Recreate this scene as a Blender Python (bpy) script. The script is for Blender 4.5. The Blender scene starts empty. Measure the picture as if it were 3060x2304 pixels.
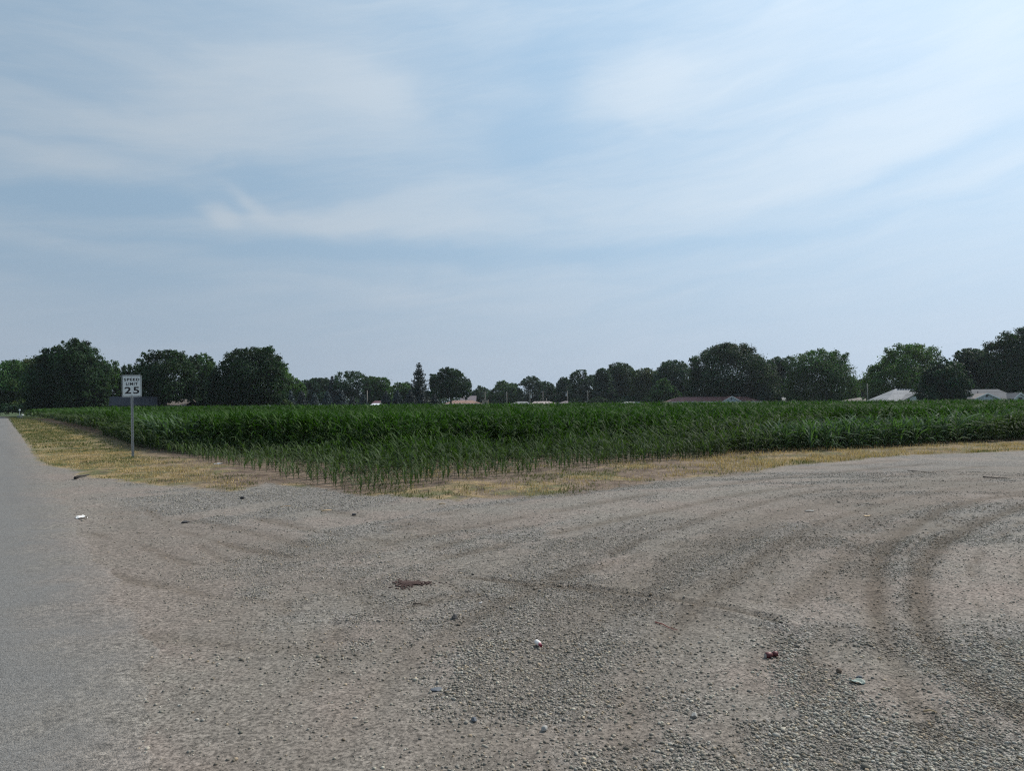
import bpy, bmesh, math, random
import numpy as np
from mathutils import Vector, Matrix, Euler
R = math.radians
scene = bpy.context.scene
COL = scene.collection
rng = np.random.default_rng(7)
random.seed(7)

# ------------------------------------------------------------------ camera
F, U0, V0 = 2150.0, 1530.0, 1152.0          # focal length and centre, in photograph pixels
EYE = 1.75
PITCH, ROLL = R(1.559), R(-0.468)
cam_d = bpy.data.cameras.new('camera')
cam = bpy.data.objects.new('camera', cam_d)
COL.objects.link(cam)
cam_d.sensor_fit = 'HORIZONTAL'
cam_d.sensor_width = 36.0
cam_d.lens = 36.0 * F / 3060.0
cam_d.clip_start = 0.05
cam_d.clip_end = 9000
cam.matrix_world = Matrix.Translation((0, 0, EYE)) @ Matrix.Rotation(math.pi/2 + PITCH, 4, 'X') @ Matrix.Rotation(ROLL, 4, 'Z')
scene.camera = cam
scene.render.resolution_x = 1024
scene.render.resolution_y = 772

# ------------------------------------------------------------------ light
SUN_AZ, SUN_EL = R(52), R(44)               # to the right of the view and in front of it
scene.view_settings.view_transform = 'Standard'
scene.view_settings.look = 'None'
scene.view_settings.exposure = 0.3
scene.view_settings.gamma = 1.0
scene.cycles.filter_width = 1.2
scene.cycles.use_denoising = False
scene.cycles.sample_clamp_indirect = 2.0
scene.cycles.diffuse_bounces = 3
scene.cycles.volume_bounces = 0
sun_d = bpy.data.lights.new('sun', 'SUN')
sun_d.energy = 3.7
sun_d.angle = R(0.9)
sun_d.color = (1.0, 0.94, 0.85)
sun = bpy.data.objects.new('sun', sun_d)
COL.objects.link(sun)
sdir = Vector((math.sin(SUN_AZ)*math.cos(SUN_EL), math.cos(SUN_AZ)*math.cos(SUN_EL), math.sin(SUN_EL)))
sun.rotation_euler = sdir.to_track_quat('Z', 'Y').to_euler()
sun.location = sdir*50


class NT:
    """small node-tree writer"""
    def __init__(s, tree):
        s.t = tree
        tree.nodes.clear()

    def n(s, typ, **kw):
        nd = s.t.nodes.new(typ)
        for k, v in kw.items():
            setattr(nd, k, v)
        return nd

    def put(s, sock, v):
        if isinstance(v, bpy.types.NodeSocket):
            s.t.links.new(v, sock)
        elif v is not None:
            if sock.type == 'RGBA' and len(v) == 3:
                v = (*v, 1)
            sock.default_value = v

    def m(s, op, a, b=None, c=None, clamp=False):
        nd = s.n('ShaderNodeMath', operation=op, use_clamp=clamp)
        for i, v in enumerate((a, b, c)):
            s.put(nd.inputs[i], v)
        return nd.outputs[0]

    def vm(s, op, a, b=None, scale=None):
        nd = s.n('ShaderNodeVectorMath', operation=op)
        s.put(nd.inputs[0], a)
        if b is not None:
            s.put(nd.inputs[1], b)
        if scale is not None:
            s.put(nd.inputs['Scale'], scale)
        return nd.outputs[0] if op not in ('LENGTH', 'DOT_PRODUCT') else nd.outputs[1]

    def mix(s, f, a, b, mode='MIX'):
        nd = s.n('ShaderNodeMix', data_type='RGBA', blend_type=mode)
        s.put(nd.inputs[0], f)
        s.put(nd.inputs[6], a)
        s.put(nd.inputs[7], b)
        return nd.outputs[2]

    def noise(s, vec, scale, detail=3, rough=0.55, dist=0.0, w=None):
        nd = s.n('ShaderNodeTexNoise')
        s.put(nd.inputs['Vector'], vec)
        nd.inputs['Scale'].default_value = scale
        nd.inputs['Detail'].default_value = detail
        nd.inputs['Roughness'].default_value = rough
        nd.inputs['Distortion'].default_value = dist
        return nd.outputs[0]

    def vor(s, vec, scale, feature='F1', out=0, rnd=1.0):
        nd = s.n('ShaderNodeTexVoronoi', feature=feature)
        s.put(nd.inputs['Vector'], vec)
        nd.inputs['Scale'].default_value = scale
        nd.inputs['Randomness'].default_value = rnd
        return nd.outputs[out]

    def ss(s, x, lo, hi, a=0.0, b=1.0):
        nd = s.n('ShaderNodeMapRange', interpolation_type='SMOOTHSTEP')
        for i, v in enumerate((x, lo, hi, a, b)):
            s.put(nd.inputs[i], v)
        return nd.outputs[0]

    def attr(s, name, out='Fac'):
        return s.n('ShaderNodeAttribute', attribute_name=name).outputs[out]

    def xyz(s, x, y, z):
        nd = s.n('ShaderNodeCombineXYZ')
        for i, v in enumerate((x, y, z)):
            s.put(nd.inputs[i], v)
        return nd.outputs[0]


# ------------------------------------------------------------------ sky (world)
def build_world():
    w = bpy.data.worlds.new('World')
    scene.world = w
    w.use_nodes = True
    t = NT(w.node_tree)
    out = t.n('ShaderNodeOutputWorld')
    bg = t.n('ShaderNodeBackground')
    t.t.links.new(bg.outputs[0], out.inputs[0])
    bg.inputs[1].default_value = 0.1
    sky = t.n('ShaderNodeTexSky', sky_type='NISHITA')
    sky.sun_disc = False
    sky.sun_elevation = SUN_EL
    sky.sun_rotation = SUN_AZ
    sky.air_density = 1.3
    sky.dust_density = 3.0
    sky.ozone_density = 2.0
    d = t.n('ShaderNodeTexCoord').outputs['Generated']
    sp = t.n('ShaderNodeSeparateXYZ')
    t.put(sp.inputs[0], d)
    az = t.m('ARCTAN2', sp.outputs[0], sp.outputs[1])
    el = t.m('ARCSINE', sp.outputs[2])
    # slow warp of the sky coordinates so that clouds get torn edges
    p0 = t.xyz(az, t.m('MULTIPLY', el, 1.9), 0.0)
    nd = t.n('ShaderNodeTexNoise')
    t.put(nd.inputs['Vector'], p0)
    nd.inputs['Scale'].default_value = 4.5
    nd.inputs['Detail'].default_value = 4
    nd.inputs['Roughness'].default_value = 0.5
    wv = t.vm('SUBTRACT', nd.outputs[1], (0.5, 0.5, 0.5))
    ws = t.n('ShaderNodeSeparateXYZ')
    t.put(ws.inputs[0], wv)
    a = t.m('ADD', az, t.m('MULTIPLY', ws.outputs[0], 0.16))
    e = t.m('ADD', el, t.m('MULTIPLY', ws.outputs[1], 0.055))
    blobs = [  # u, v, half width, half height (photograph pixels), weight, tilt (deg, + rises to the right)
        (480, 345, 520, 75, 0.50, 3), (820, 215, 330, 130, 0.55, 6), (1085, 240, 90, 150, 0.55, 75),
        (300, 470, 330, 40, 0.45, -3), (330, 575, 420, 42, -0.80, 2), (760, 520, 260, 60, -0.45, 0),
        (610, 622, 80, 28, 0.85, -14), (730, 592, 80, 24, 0.55, -30), (1080, 660, 470, 42, 0.55, -3),
        (1020, 745, 620, 34, -0.65, 1), (1500, 620, 480, 80, 0.30, 4), (1560, 405, 150, 90, -0.45, 10),
        (1660, 230, 70, 100, -0.30, 20), (1930, 255, 190, 85, 0.65, 0), (2300, 130, 500, 90, 0.30, 8),
        (2650, 380, 480, 130, 0.50, 14), (2350, 560, 620, 80, 0.35, 10), (1930, 745, 420, 26, -0.50, 4),
        (2800, 480, 420, 28, -0.40, 12), (2500, 690, 500, 30, -0.35, 8), (1100, 880, 420, 40, 0.30, -4),
        (1290, 560, 260, 60, 0.20, 20), (60, 700, 260, 30, 0.30, 0), (2900, 90, 260, 90, 0.6, 10),
        (2850, 590, 380, 40, 0.35, 14), (150, 800, 700, 60, -0.35, 0)]
    acc = 0.0
    for (u, v, hw, hh, wt, tilt) in blobs:
        x = (u-U0)/F
        a0 = math.atan(x)
        e0 = math.atan((1211-v)/F*math.cos(a0))
        sa, se = hw/F*math.cos(a0)**2, hh/F*math.cos(a0)
        c, s_ = math.cos(R(tilt)), math.sin(R(tilt))
        da = t.m('SUBTRACT', a, a0)
        de = t.m('SUBTRACT', e, e0)
        p = t.m('MULTIPLY', t.m('MULTIPLY_ADD', da, c, t.m('MULTIPLY', de, s_)), 1/sa)
        q = t.m('MULTIPLY', t.m('MULTIPLY_ADD', de, c, t.m('MULTIPLY', da, -s_)), 1/se)
        g = t.m('POWER', 2.718, t.m('MULTIPLY', t.m('MULTIPLY_ADD', p, p, t.m('MULTIPLY', q, q)), -1.0))
        acc = t.m('MULTIPLY_ADD', g, wt, acc)
    # drawn-out cirrus streaks
    st = t.noise(t.xyz(t.m('MULTIPLY', a, 1.0), t.m('MULTIPLY', t.m('SUBTRACT', e, t.m('MULTIPLY', a, 0.10)), 5.5), 0.3), 4.2, 7, 0.56, 0.6)
    st2 = t.noise(t.xyz(t.m('MULTIPLY', az, 2.0), t.m('MULTIPLY', t.m('SUBTRACT', el, t.m('MULTIPLY', az, 0.16)), 17.0), 1.7), 5.0, 6, 0.6, 0.5)
    body = t.m('ADD', t.m('MULTIPLY', t.m('SUBTRACT', st, 0.5), 1.5), t.m('MULTIPLY', t.m('SUBTRACT', st2, 0.5), 0.55))
    cl = t.m('ADD', t.m('ADD', acc, 0.24), t.m('MULTIPLY', body, 0.75))
    cloud = t.ss(cl, -0.35, 1.15)
    # nearness to the sun lifts the veil
    cosang = t.vm('DOT_PRODUCT', d, tuple(sdir))
    near = t.m('POWER', t.m('MAXIMUM', cosang, 0.0), 2.2)
    low = t.ss(el, 0.0, 0.30, 1.0, 0.0)
    bri = t.m('ADD', 0.310, t.m('MULTIPLY', near, 0.31))
    # blue of the gaps
    hs = t.n('ShaderNodeHueSaturation')
    t.put(hs.inputs['Color'], sky.outputs[0])
    hs.inputs['Saturation'].default_value = 0.75
    gapc = t.vm('SCALE', (0.82, 1.23, 1.66), scale=t.m('MULTIPLY', bri, 8.4))
    gap = t.mix(0.85, hs.outputs[0], gapc)
    veil = t.vm('SCALE', (1.18, 1.38, 1.58), scale=t.m('MULTIPLY', bri, 9.6))
    hz = t.vm('SCALE', (1.08, 1.26, 1.51), scale=t.m('MULTIPLY', bri, 9.3))
    c = t.mix(t.m('MULTIPLY', cloud, 0.92), gap, veil)
    c = t.mix(t.m('MULTIPLY', t.m('POWER', low, 1.5), 0.75), c, hz)
    t.put(bg.inputs[0], c)


build_world()

# ------------------------------------------------------------------ photograph pixel -> place
CM = np.array(cam.matrix_world.to_3x3())


def hor(u):
    return 1223.0 - 0.00817*u


def gr(u, v):
    """the point of flat ground seen at a photograph pixel"""
    d = CM @ np.array([(u-U0)/F, -(v-V0)/F, -1.0])
    k = -EYE/d[2]
    return (d[0]*k, d[1]*k)


def at(u, dist, z=0.0):
    """a point at height z and forward distance dist under photograph column u"""
    return Vector(((u-U0)/F*dist, dist, z))


def zat(u, v, dist):
    return EYE + (hor(u)-v)/F*dist


# ------------------------------------------------------------------ object helpers
def tag(o, label=None, cat=None, group=None, kind=None):
    if label: o['label'] = label
    if cat: o['category'] = cat
    if group: o['group'] = group
    if kind: o['kind'] = kind
    return o


def empty(name, loc, rz=0.0):
    o = bpy.data.objects.new(name, None)
    o.empty_display_size = 0.2
    o.location = loc
    o.rotation_euler = (0, 0, rz)
    COL.objects.link(o)
    return o


def link_mesh(name, me, mat, parent=None):
    o = bpy.data.objects.new(name, me)
    if mat is not None:
        me.materials.clear()
        me.materials.append(mat)
    COL.objects.link(o)
    if parent is not None:
        o.parent = parent
    return o


def np_mesh(name, verts, faces, smooth=False, col=None, colname='tint', fattr=None):
    """mesh from arrays: faces is (n,3) or (n,4); col is per-vertex rgb"""
    me = bpy.data.meshes.new(name)
    verts = np.ascontiguousarray(verts, dtype=np.float32)
    faces = np.ascontiguousarray(faces, dtype=np.int32)
    nf, k = faces.shape
    me.vertices.add(len(verts))
    me.vertices.foreach_set('co', verts.ravel())
    me.loops.add(nf*k)
    me.loops.foreach_set('vertex_index', faces.ravel())
    me.polygons.add(nf)
    me.polygons.foreach_set('loop_start', np.arange(0, nf*k, k, dtype=np.int32))
    me.polygons.foreach_set('loop_total', np.full(nf, k, dtype=np.int32))
    if smooth:
        me.polygons.foreach_set('use_smooth', np.ones(nf, dtype=bool))
    if col is not None:
        ca = me.color_attributes.new(colname, 'FLOAT_COLOR', 'POINT')
        c4 = np.ones((len(verts), 4), dtype=np.float32)
        c4[:, :3] = col
        ca.data.foreach_set('color', c4.ravel())
    if fattr:
        for nm, arr in fattr.items():
            at_ = me.attributes.new(nm, 'FLOAT', 'POINT')
            at_.data.foreach_set('value', np.ascontiguousarray(arr, dtype=np.float32))
    me.update(calc_edges=True)
    return me


class MB:
    """collects boxes, tubes and prisms and links them as one mesh"""
    def __init__(s):
        s.v, s.f = [], []

    def add(s, vs, fs):
        o = len(s.v)
        s.v += [tuple(v) for v in vs]
        s.f += [tuple(i+o for i in f) for f in fs]

    def box(s, c, size, rz=0.0):
        cx, cy, cz = c
        hx, hy, hz = size[0]/2, size[1]/2, size[2]/2
        cs, sn = math.cos(rz), math.sin(rz)
        vs = []
        for dz in (-hz, hz):
            for dx, dy in ((-hx, -hy), (hx, -hy), (hx, hy), (-hx, hy)):
                vs.append((cx+dx*cs-dy*sn, cy+dx*sn+dy*cs, cz+dz))
        s.add(vs, [(0, 3, 2, 1), (4, 5, 6, 7), (0, 1, 5, 4), (1, 2, 6, 5), (2, 3, 7, 6), (3, 0, 4, 7)])

    def tube(s, pts, rads, n=8, caps=True):
        pts = [Vector(p) for p in pts]
        rings = []
        for i, p in enumerate(pts):
            d = (pts[min(i+1, len(pts)-1)]-pts[max(i-1, 0)]).normalized()
            a = d.orthogonal().normalized() if abs(d.z) < 0.99 else Vector((1, 0, 0))
            if abs(d.z) >= 0.7:
                a = (Vector((1, 0, 0)) - d*d.x).normalized()
            b = d.cross(a).normalized()
            rings.append([p + (a*math.cos(2*math.pi*k/n)+b*math.sin(2*math.pi*k/n))*rads[i] for k in range(n)])
        vs = [q for r in rings for q in r]
        fs = []
        for i in range(len(rings)-1):
            for k in range(n):
                fs.append((i*n+k, i*n+(k+1) % n, (i+1)*n+(k+1) % n, (i+1)*n+k))
        if caps:
            fs.append(tuple(reversed(range(n))))
            fs.append(tuple((len(rings)-1)*n+k for k in range(n)))
        s.add(vs, fs)

    def prism(s, poly, axis, lo, hi):
        """extrude a 2D polygon (x,z) along y from lo to hi (axis 'y') or (y,z) along x"""
        n = len(poly)
        if axis == 'y':
            vs = [(a, lo, b) for a, b in poly]+[(a, hi, b) for a, b in poly]
        elif axis == 'x':
            vs = [(lo, a, b) for a, b in poly]+[(hi, a, b) for a, b in poly]
        else:
            vs = [(a, b, lo) for a, b in poly]+[(a, b, hi) for a, b in poly]
        fs = [tuple(range(n)), tuple(reversed(range(n, 2*n)))]
        for i in range(n):
            j = (i+1) % n
            fs.append((i, i+n, j+n, j))
        s.add(vs, fs)

    def build(s, name, mat, parent=None, bevel=0.0, smooth=False):
        me = bpy.data.meshes.new(name)
        me.from_pydata(s.v, [], s.f)
        bm = bmesh.new()
        bm.from_mesh(me)
        bmesh.ops.recalc_face_normals(bm, faces=bm.faces)
        if bevel > 0:
            es = [e for e in bm.edges if e.is_manifold and e.calc_face_angle(0) > 0.6]
            bmesh.ops.bevel(bm, geom=es, offset=bevel, segments=2, affect='EDGES', profile=0.6)
        bm.to_mesh(me)
        bm.free()
        if smooth:
            for p in me.polygons:
                p.use_smooth = True
        return link_mesh(name, me, mat, parent)


# ------------------------------------------------------------------ value noise in numpy
_perm = np.random.default_rng(3).random((256, 256))


def vnoise(x, y, sc=1.0, seed=0):
    x = np.asarray(x, dtype=float)*sc + seed*17.31
    y = np.asarray(y, dtype=float)*sc + seed*9.73
    xi, yi = np.floor(x).astype(int), np.floor(y).astype(int)
    fx, fy = x-xi, y-yi
    fx, fy = fx*fx*(3-2*fx), fy*fy*(3-2*fy)
    g = lambda i, j: _perm[i & 255, j & 255]
    return (g(xi, yi)*(1-fx)+g(xi+1, yi)*fx)*(1-fy) + (g(xi, yi+1)*(1-fx)+g(xi+1, yi+1)*fx)*fy


def fbm(x, y, sc=1.0, octv=4, seed=0, gain=0.5):
    s, a, tot = 0, 1.0, 0
    for k in range(octv):
        s = s + a*vnoise(x, y, sc*2**k, seed+k*5)
        tot += a
        a *= gain
    return s/tot


def sstep(x, lo, hi):
    t = np.clip((np.asarray(x, dtype=float)-lo)/(hi-lo), 0, 1)
    return t*t*(3-2*t)


def seg_dist(x, y, pts, closed=False):
    """distance to a polyline and the position along it"""
    pts = np.asarray(pts, dtype=float)
    best = np.full(np.shape(x), 1e9)
    n = len(pts)
    for i in range(n if closed else n-1):
        a, b = pts[i], pts[(i+1) % n]
        d = b-a
        L = d@d + 1e-12
        t = np.clip(((x-a[0])*d[0]+(y-a[1])*d[1])/L, 0, 1)
        best = np.minimum(best, np.hypot(x-a[0]-t*d[0], y-a[1]-t*d[1]))
    return best


def inside(x, y, pts):
    pts = np.asarray(pts, dtype=float)
    c = np.zeros(np.shape(x), dtype=bool)
    n = len(pts)
    for i in range(n):
        x1, y1 = pts[i]
        x2, y2 = pts[(i+1) % n]
        if y1 == y2:
            continue
        k = ((y1 > y) != (y2 > y)) & (x < (x2-x1)*(y-y1)/(y2-y1)+x1)
        c ^= k
    return c


# ------------------------------------------------------------------ plan of the place
SOIL_EDGE = [gr(u, v) for u, v in [
    (22, 1250), (43, 1283), (72, 1319), (90, 1350), (108, 1374), (134, 1392), (203, 1401), (235, 1417), (275, 1431),
    (325, 1432), (380, 1442), (470, 1450), (542, 1453), (640, 1464), (687, 1469), (740, 1464), (775, 1452), (790, 1441),
    (820, 1449), (892, 1457), (953, 1459), (1007, 1471), (1054, 1482), (1094, 1484), (1152, 1481), (1224, 1489),
    (1315, 1493), (1400, 1493), (1527, 1489), (1689, 1479), (1834, 1460), (1979, 1437), (2123, 1423), (2258, 1411),
    (2355, 1390), (2472, 1384), (2589, 1372), (2705, 1362), (2861, 1356), (3055, 1349)]]
_e = SOIL_EDGE
SOIL_POLY = [(-300, 430), (-114, 160)] + _e + [(60, 50.5), (180, 122), (600, 370), (600, 900), (-300, 900)]
CORN_LEFT = [(-92, 135.5), (-76, 116), (-59.8, 93), (-45, 72.5), (-32.4, 54.5), (-22, 39.8), (-16.6, 31.6), (-12.6, 26.6), (-10.2, 23.2), (-7.9, 20.4), (-5.7, 17.75), (-3.6, 14.9), (-2.87, 14.05)]
CORN_FRONT = [(-2.87, 14.05), (-1.9, 15.0), (-0.82, 16.4), (.33, 17.6), (3.11, 20.0), (6.4, 22.6), (9.46, 24.6), (14.2, 27.0), (21.2, 30.6), (60, 54), (165, 117)]
CORN_POLY = CORN_LEFT + CORN_FRONT[1:] + [(165, 122), (125, 146), (84, 148), (66, 205), (20, 212), (-14, 190), (-55, 150), (-60, 137)]


def road_x(y):            # right-hand edge of the asphalt
    y = np.asarray(y, dtype=float)
    return -0.705*y + 1.12 - 0.42*(1-np.clip((y-3.0)/2.4, 0, 1))


TRK = {}
for nm, pts in dict(
        a=[(3060, 1478), (2940, 1490), (2820, 1515), (2700, 1587), (2642, 1632), (2618, 1693), (2613, 1765), (2622, 1838), (2642, 1910), (2676, 1983), (2720, 2080), (2790, 2200)],
        b=[(3200, 1478), (3060, 1508), (2917, 1560), (2820, 1613), (2758, 1679), (2743, 1751), (2748, 1838), (2772, 1910), (2845, 1990), (2965, 2079), (3120, 2170)],
        c=[(1400, 1722), (1700, 1752), (2000, 1794), (2145, 1818), (2251, 1843), (2314, 1857)],
        d=[(3060, 1420), (2800, 1442), (2560, 1478), (2300, 1545), (2080, 1640), (1900, 1745), (1700, 1870), (1560, 2010), (1440, 2200), (1400, 2330)],
        e=[(3060, 1450), (2850, 1465), (2650, 1520), (2420, 1600), (2200, 1720), (2060, 1830), (1900, 2000), (1800, 2200)],
        f=[(1500, 1550), (1300, 1580), (1100, 1635), (900, 1665), (760, 1650), (600, 1600), (420, 1560)],
        g=[(300, 1600), (520, 1680), (800, 1730), (1150, 1760), (1500, 1700), (1900, 1600), (2300, 1500), (2700, 1440), (3060, 1400)],
        h=[(330, 1520), (480, 1650), (650, 1800), (760, 1980), (800, 2150), (780, 2330)],
        i=[(1010, 1740), (1180, 1850), (1180, 2000), (1050, 2170), (900, 2330)],
        j=[(2740, 1870), (2900, 1830), (3060, 1850), (3200, 1880)],
        k=[(2700, 1850), (2850, 1890), (3060, 1920), (3200, 1950)]).items():
    TRK[nm] = [gr(u, v) for u, v in pts]


def tracks(x, y):
    """0..1 wheel-worn strips; and the darker, recently driven ones"""
    worn = np.zeros(np.shape(x))
    dark = np.zeros(np.shape(x))
    nz = fbm(x, y, 1.1, 3, 21)
    for nm, off_, wd, dk in (('g', .9, .10, .8), ('g', -.7, .12, .7), ('g', 2.2, .14, .7), ('g', 3.4, .16, .6), ('g', -1.9, .14, .7), ('d', .75, .12, .9), ('d', -.8, .12, .8), ('d', 1.8, .14, .7), ('e', .7, .14, .8), ('e', -.6, .12, .7),
                             ('a', -.42, .04, .8), ('a', .26, .035, .8), ('a', -.26, .03, .6), ('b', .45, .04, .8), ('b', -.26, .03, .7), ('b', .9, .05, .6), ('a', -.95, .06, .6), ('f', .8, .12, .7), ('f', -.6, .14, .6), ('h', .5, .1, .6), ('h', -1.1, .12, .5), ('i', -.45, .1, .7), ('i', .9, .12, .6)):
        p_ = np.array(TRK[nm])
        d_ = np.gradient(p_, axis=0)
        d_ /= np.linalg.norm(d_, axis=1)[:, None]+1e-9
        q_ = p_+np.stack([-d_[:, 1], d_[:, 0]], 1)*off_
        g = np.exp(-(seg_dist(x, y, q_)/(wd*(0.7+0.8*nz)))**2)*sstep(nz, .28, .5)
        worn = np.maximum(worn, g*.8)
        dark = np.maximum(dark, g*dk)
    for nm, wd, ww, dk in (('a', .11, .4, 1.15), ('b', .12, .4, 1.15), ('c', .08, .3, 1.0), ('d', .42, .9, .6), ('e', .40, .9, .5), ('f', .6, .9, .3),
                           ('g', .8, .8, .25), ('h', .40, .8, .3), ('i', .25, .8, .45), ('j', .10, .9, .0), ('k', .10, .9, .0)):
        d = seg_dist(x, y, TRK[nm])
        g = np.exp(-(d/(wd*(0.7+0.8*nz)))**2)
        worn = np.maximum(worn, g*ww)
        dark = np.maximum(dark, g*dk)
    dark = dark*(.60+.55*sstep(y, 4.6, 6.6))
    return worn*sstep(np.hypot(x, y), 60, 30), dark*sstep(np.hypot(x, y), 60, 30)


def gravelness(x, y):
    """how much loose stone lies on the packed dirt"""
    big = fbm(x, y, 0.55, 4, 2)
    mid = fbm(x, y, 1.9, 3, 5)
    fine = fbm(x, y, 6.0, 2, 9)
    r = np.hypot(x, y)
    g = 0.50*big + 0.33*mid + 0.17*fine
    # drifts of loose stone drawn out along the turning curve
    pr, pa = np.hypot(x-8.5, y-4.0), np.arctan2(y-4.0, x-8.5)
    arc = fbm(pr*1.9, pa*2.2, 1.0, 4, 14)
    g = sstep(.55*g+.45*arc, 0.42, 0.60)
    worn, dark = tracks(x, y)
    g = g*(1-0.70*worn) + 0.15
    edge = x-road_x(y)                      # thin along the asphalt, fine grit there
    g = g*sstep(edge + (mid-.5)*2.0, 0.0, 2.6)
    # the loose bank at the near right
    g = np.maximum(g, sstep(x-0.20*y+0.9*(big-.5), 1.1, 2.6)*sstep(y, 6.5, 5.0)*0.95)
    return np.clip(g, 0, 1)


def gz(x, y):
    """height of the ground"""
    x = np.asarray(x, dtype=float)
    y = np.asarray(y, dtype=float)
    r = np.hypot(x, y)
    near = 1-sstep(r, 25, 60)
    z = (fbm(x, y, 0.30, 3, 31)-.5)*0.07*near*sstep(r, 1, 9) + (fbm(x, y, 2.2, 3, 33)-.5)*0.030*near
    worn, dark = tracks(x, y)
    d = seg_dist(x, y, TRK['c'])
    z = z + 0.030*np.exp(-((d-.10)/.07)**2)*sstep(x, 0.1, 1.2)
    z = z - 0.020*dark*near
    on_road = sstep(road_x(y)-x, -0.4, 0.6)
    z = z*(1-0.8*on_road)
    return z


# ------------------------------------------------------------------ materials
def mat(name):
    m = bpy.data.materials.new(name)
    m.use_nodes = True
    t = NT(m.node_tree)
    out = t.n('ShaderNodeOutputMaterial')
    bs = t.n('ShaderNodeBsdfPrincipled')
    t.t.links.new(bs.outputs[0], out.inputs[0])
    return m, t, bs, out


def obj_co(t):
    return t.n('ShaderNodeTexCoord').outputs['Object']


def geo_p(t):
    return t.n('ShaderNodeNewGeometry').outputs['Position']


def bump(t, bs, h, dist, strength=1.0):
    b = t.n('ShaderNodeBump')
    b.inputs['Strength'].default_value = strength
    b.inputs['Distance'].default_value = dist
    t.put(b.inputs['Height'], h)
    t.t.links.new(b.outputs[0], bs.inputs['Normal'])


def simple(name, col, rough=0.8, var=0.25, scale=3.0, metal=0.0, spec=0.4, bumpd=0.0, bscale=30):
    m, t, bs, out = mat(name)
    p = obj_co(t)
    n = t.noise(p, scale, 4, 0.6)
    f = t.m('MULTIPLY_ADD', t.m('SUBTRACT', n, 0.5), 2*var, 1.0)
    t.put(bs.inputs['Base Color'], t.vm('SCALE', col, scale=f))
    bs.inputs['Roughness'].default_value = rough
    bs.inputs['Metallic'].default_value = metal
    bs.inputs['Specular IOR Level'].default_value = spec
    if bumpd:
        bump(t, bs, t.noise(p, bscale, 3), bumpd)
    return m


def lot_colour(t, p, g):
    """packed dirt and crushed stone of the lot; also the dust on the road edge. returns colour, gravel mask, grain"""
    n1 = t.noise(p, 0.35, 4)
    n2 = t.noise(p, 2.3, 5, 0.6)
    n4 = t.noise(p, 70, 4, 0.7)
    v1 = t.vor(p, 48, out=1)
    v2 = t.vor(p, 105, out=1)
    s1 = t.n('ShaderNodeSeparateColor'); t.put(s1.inputs[0], v1)
    s2 = t.n('ShaderNodeSeparateColor'); t.put(s2.inputs[0], v2)
    val = t.m('MULTIPLY_ADD', s1.outputs[0], 0.5, t.m('MULTIPLY', s2.outputs[1], 0.5))
    stone = t.vm('SCALE', (0.184, 0.170, 0.154), scale=t.m('MULTIPLY_ADD', val, 1.7, 0.15))
    dirt = t.mix(t.ss(n1, 0.40, 0.60), (0.170, 0.153, 0.131), (0.190, 0.158, 0.135))
    dirt = t.vm('SCALE', dirt, scale=t.m('MULTIPLY_ADD', n2, 0.25, t.m('MULTIPLY_ADD', n4, 0.9, 0.42)))
    gm = t.ss(t.m('ADD', g, t.m('MULTIPLY', t.m('SUBTRACT', t.noise(p, 11, 5, 0.65), 0.5), 0.6)), 0.10, 0.70)
    lot = t.mix(t.m('MULTIPLY_ADD', gm, 0.80, 0.12), dirt, stone)
    grain = t.m('MULTIPLY', t.ss(t.noise(p, 36, 3, 0.8), 0.32, 0.66, 0.38, 1.50), t.ss(t.noise(p, 10, 4, 0.75), 0.30, 0.68, 0.74, 1.18))
    lot = t.vm('SCALE', lot, scale=grain)
    return lot, gm, grain, n2, n4


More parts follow.
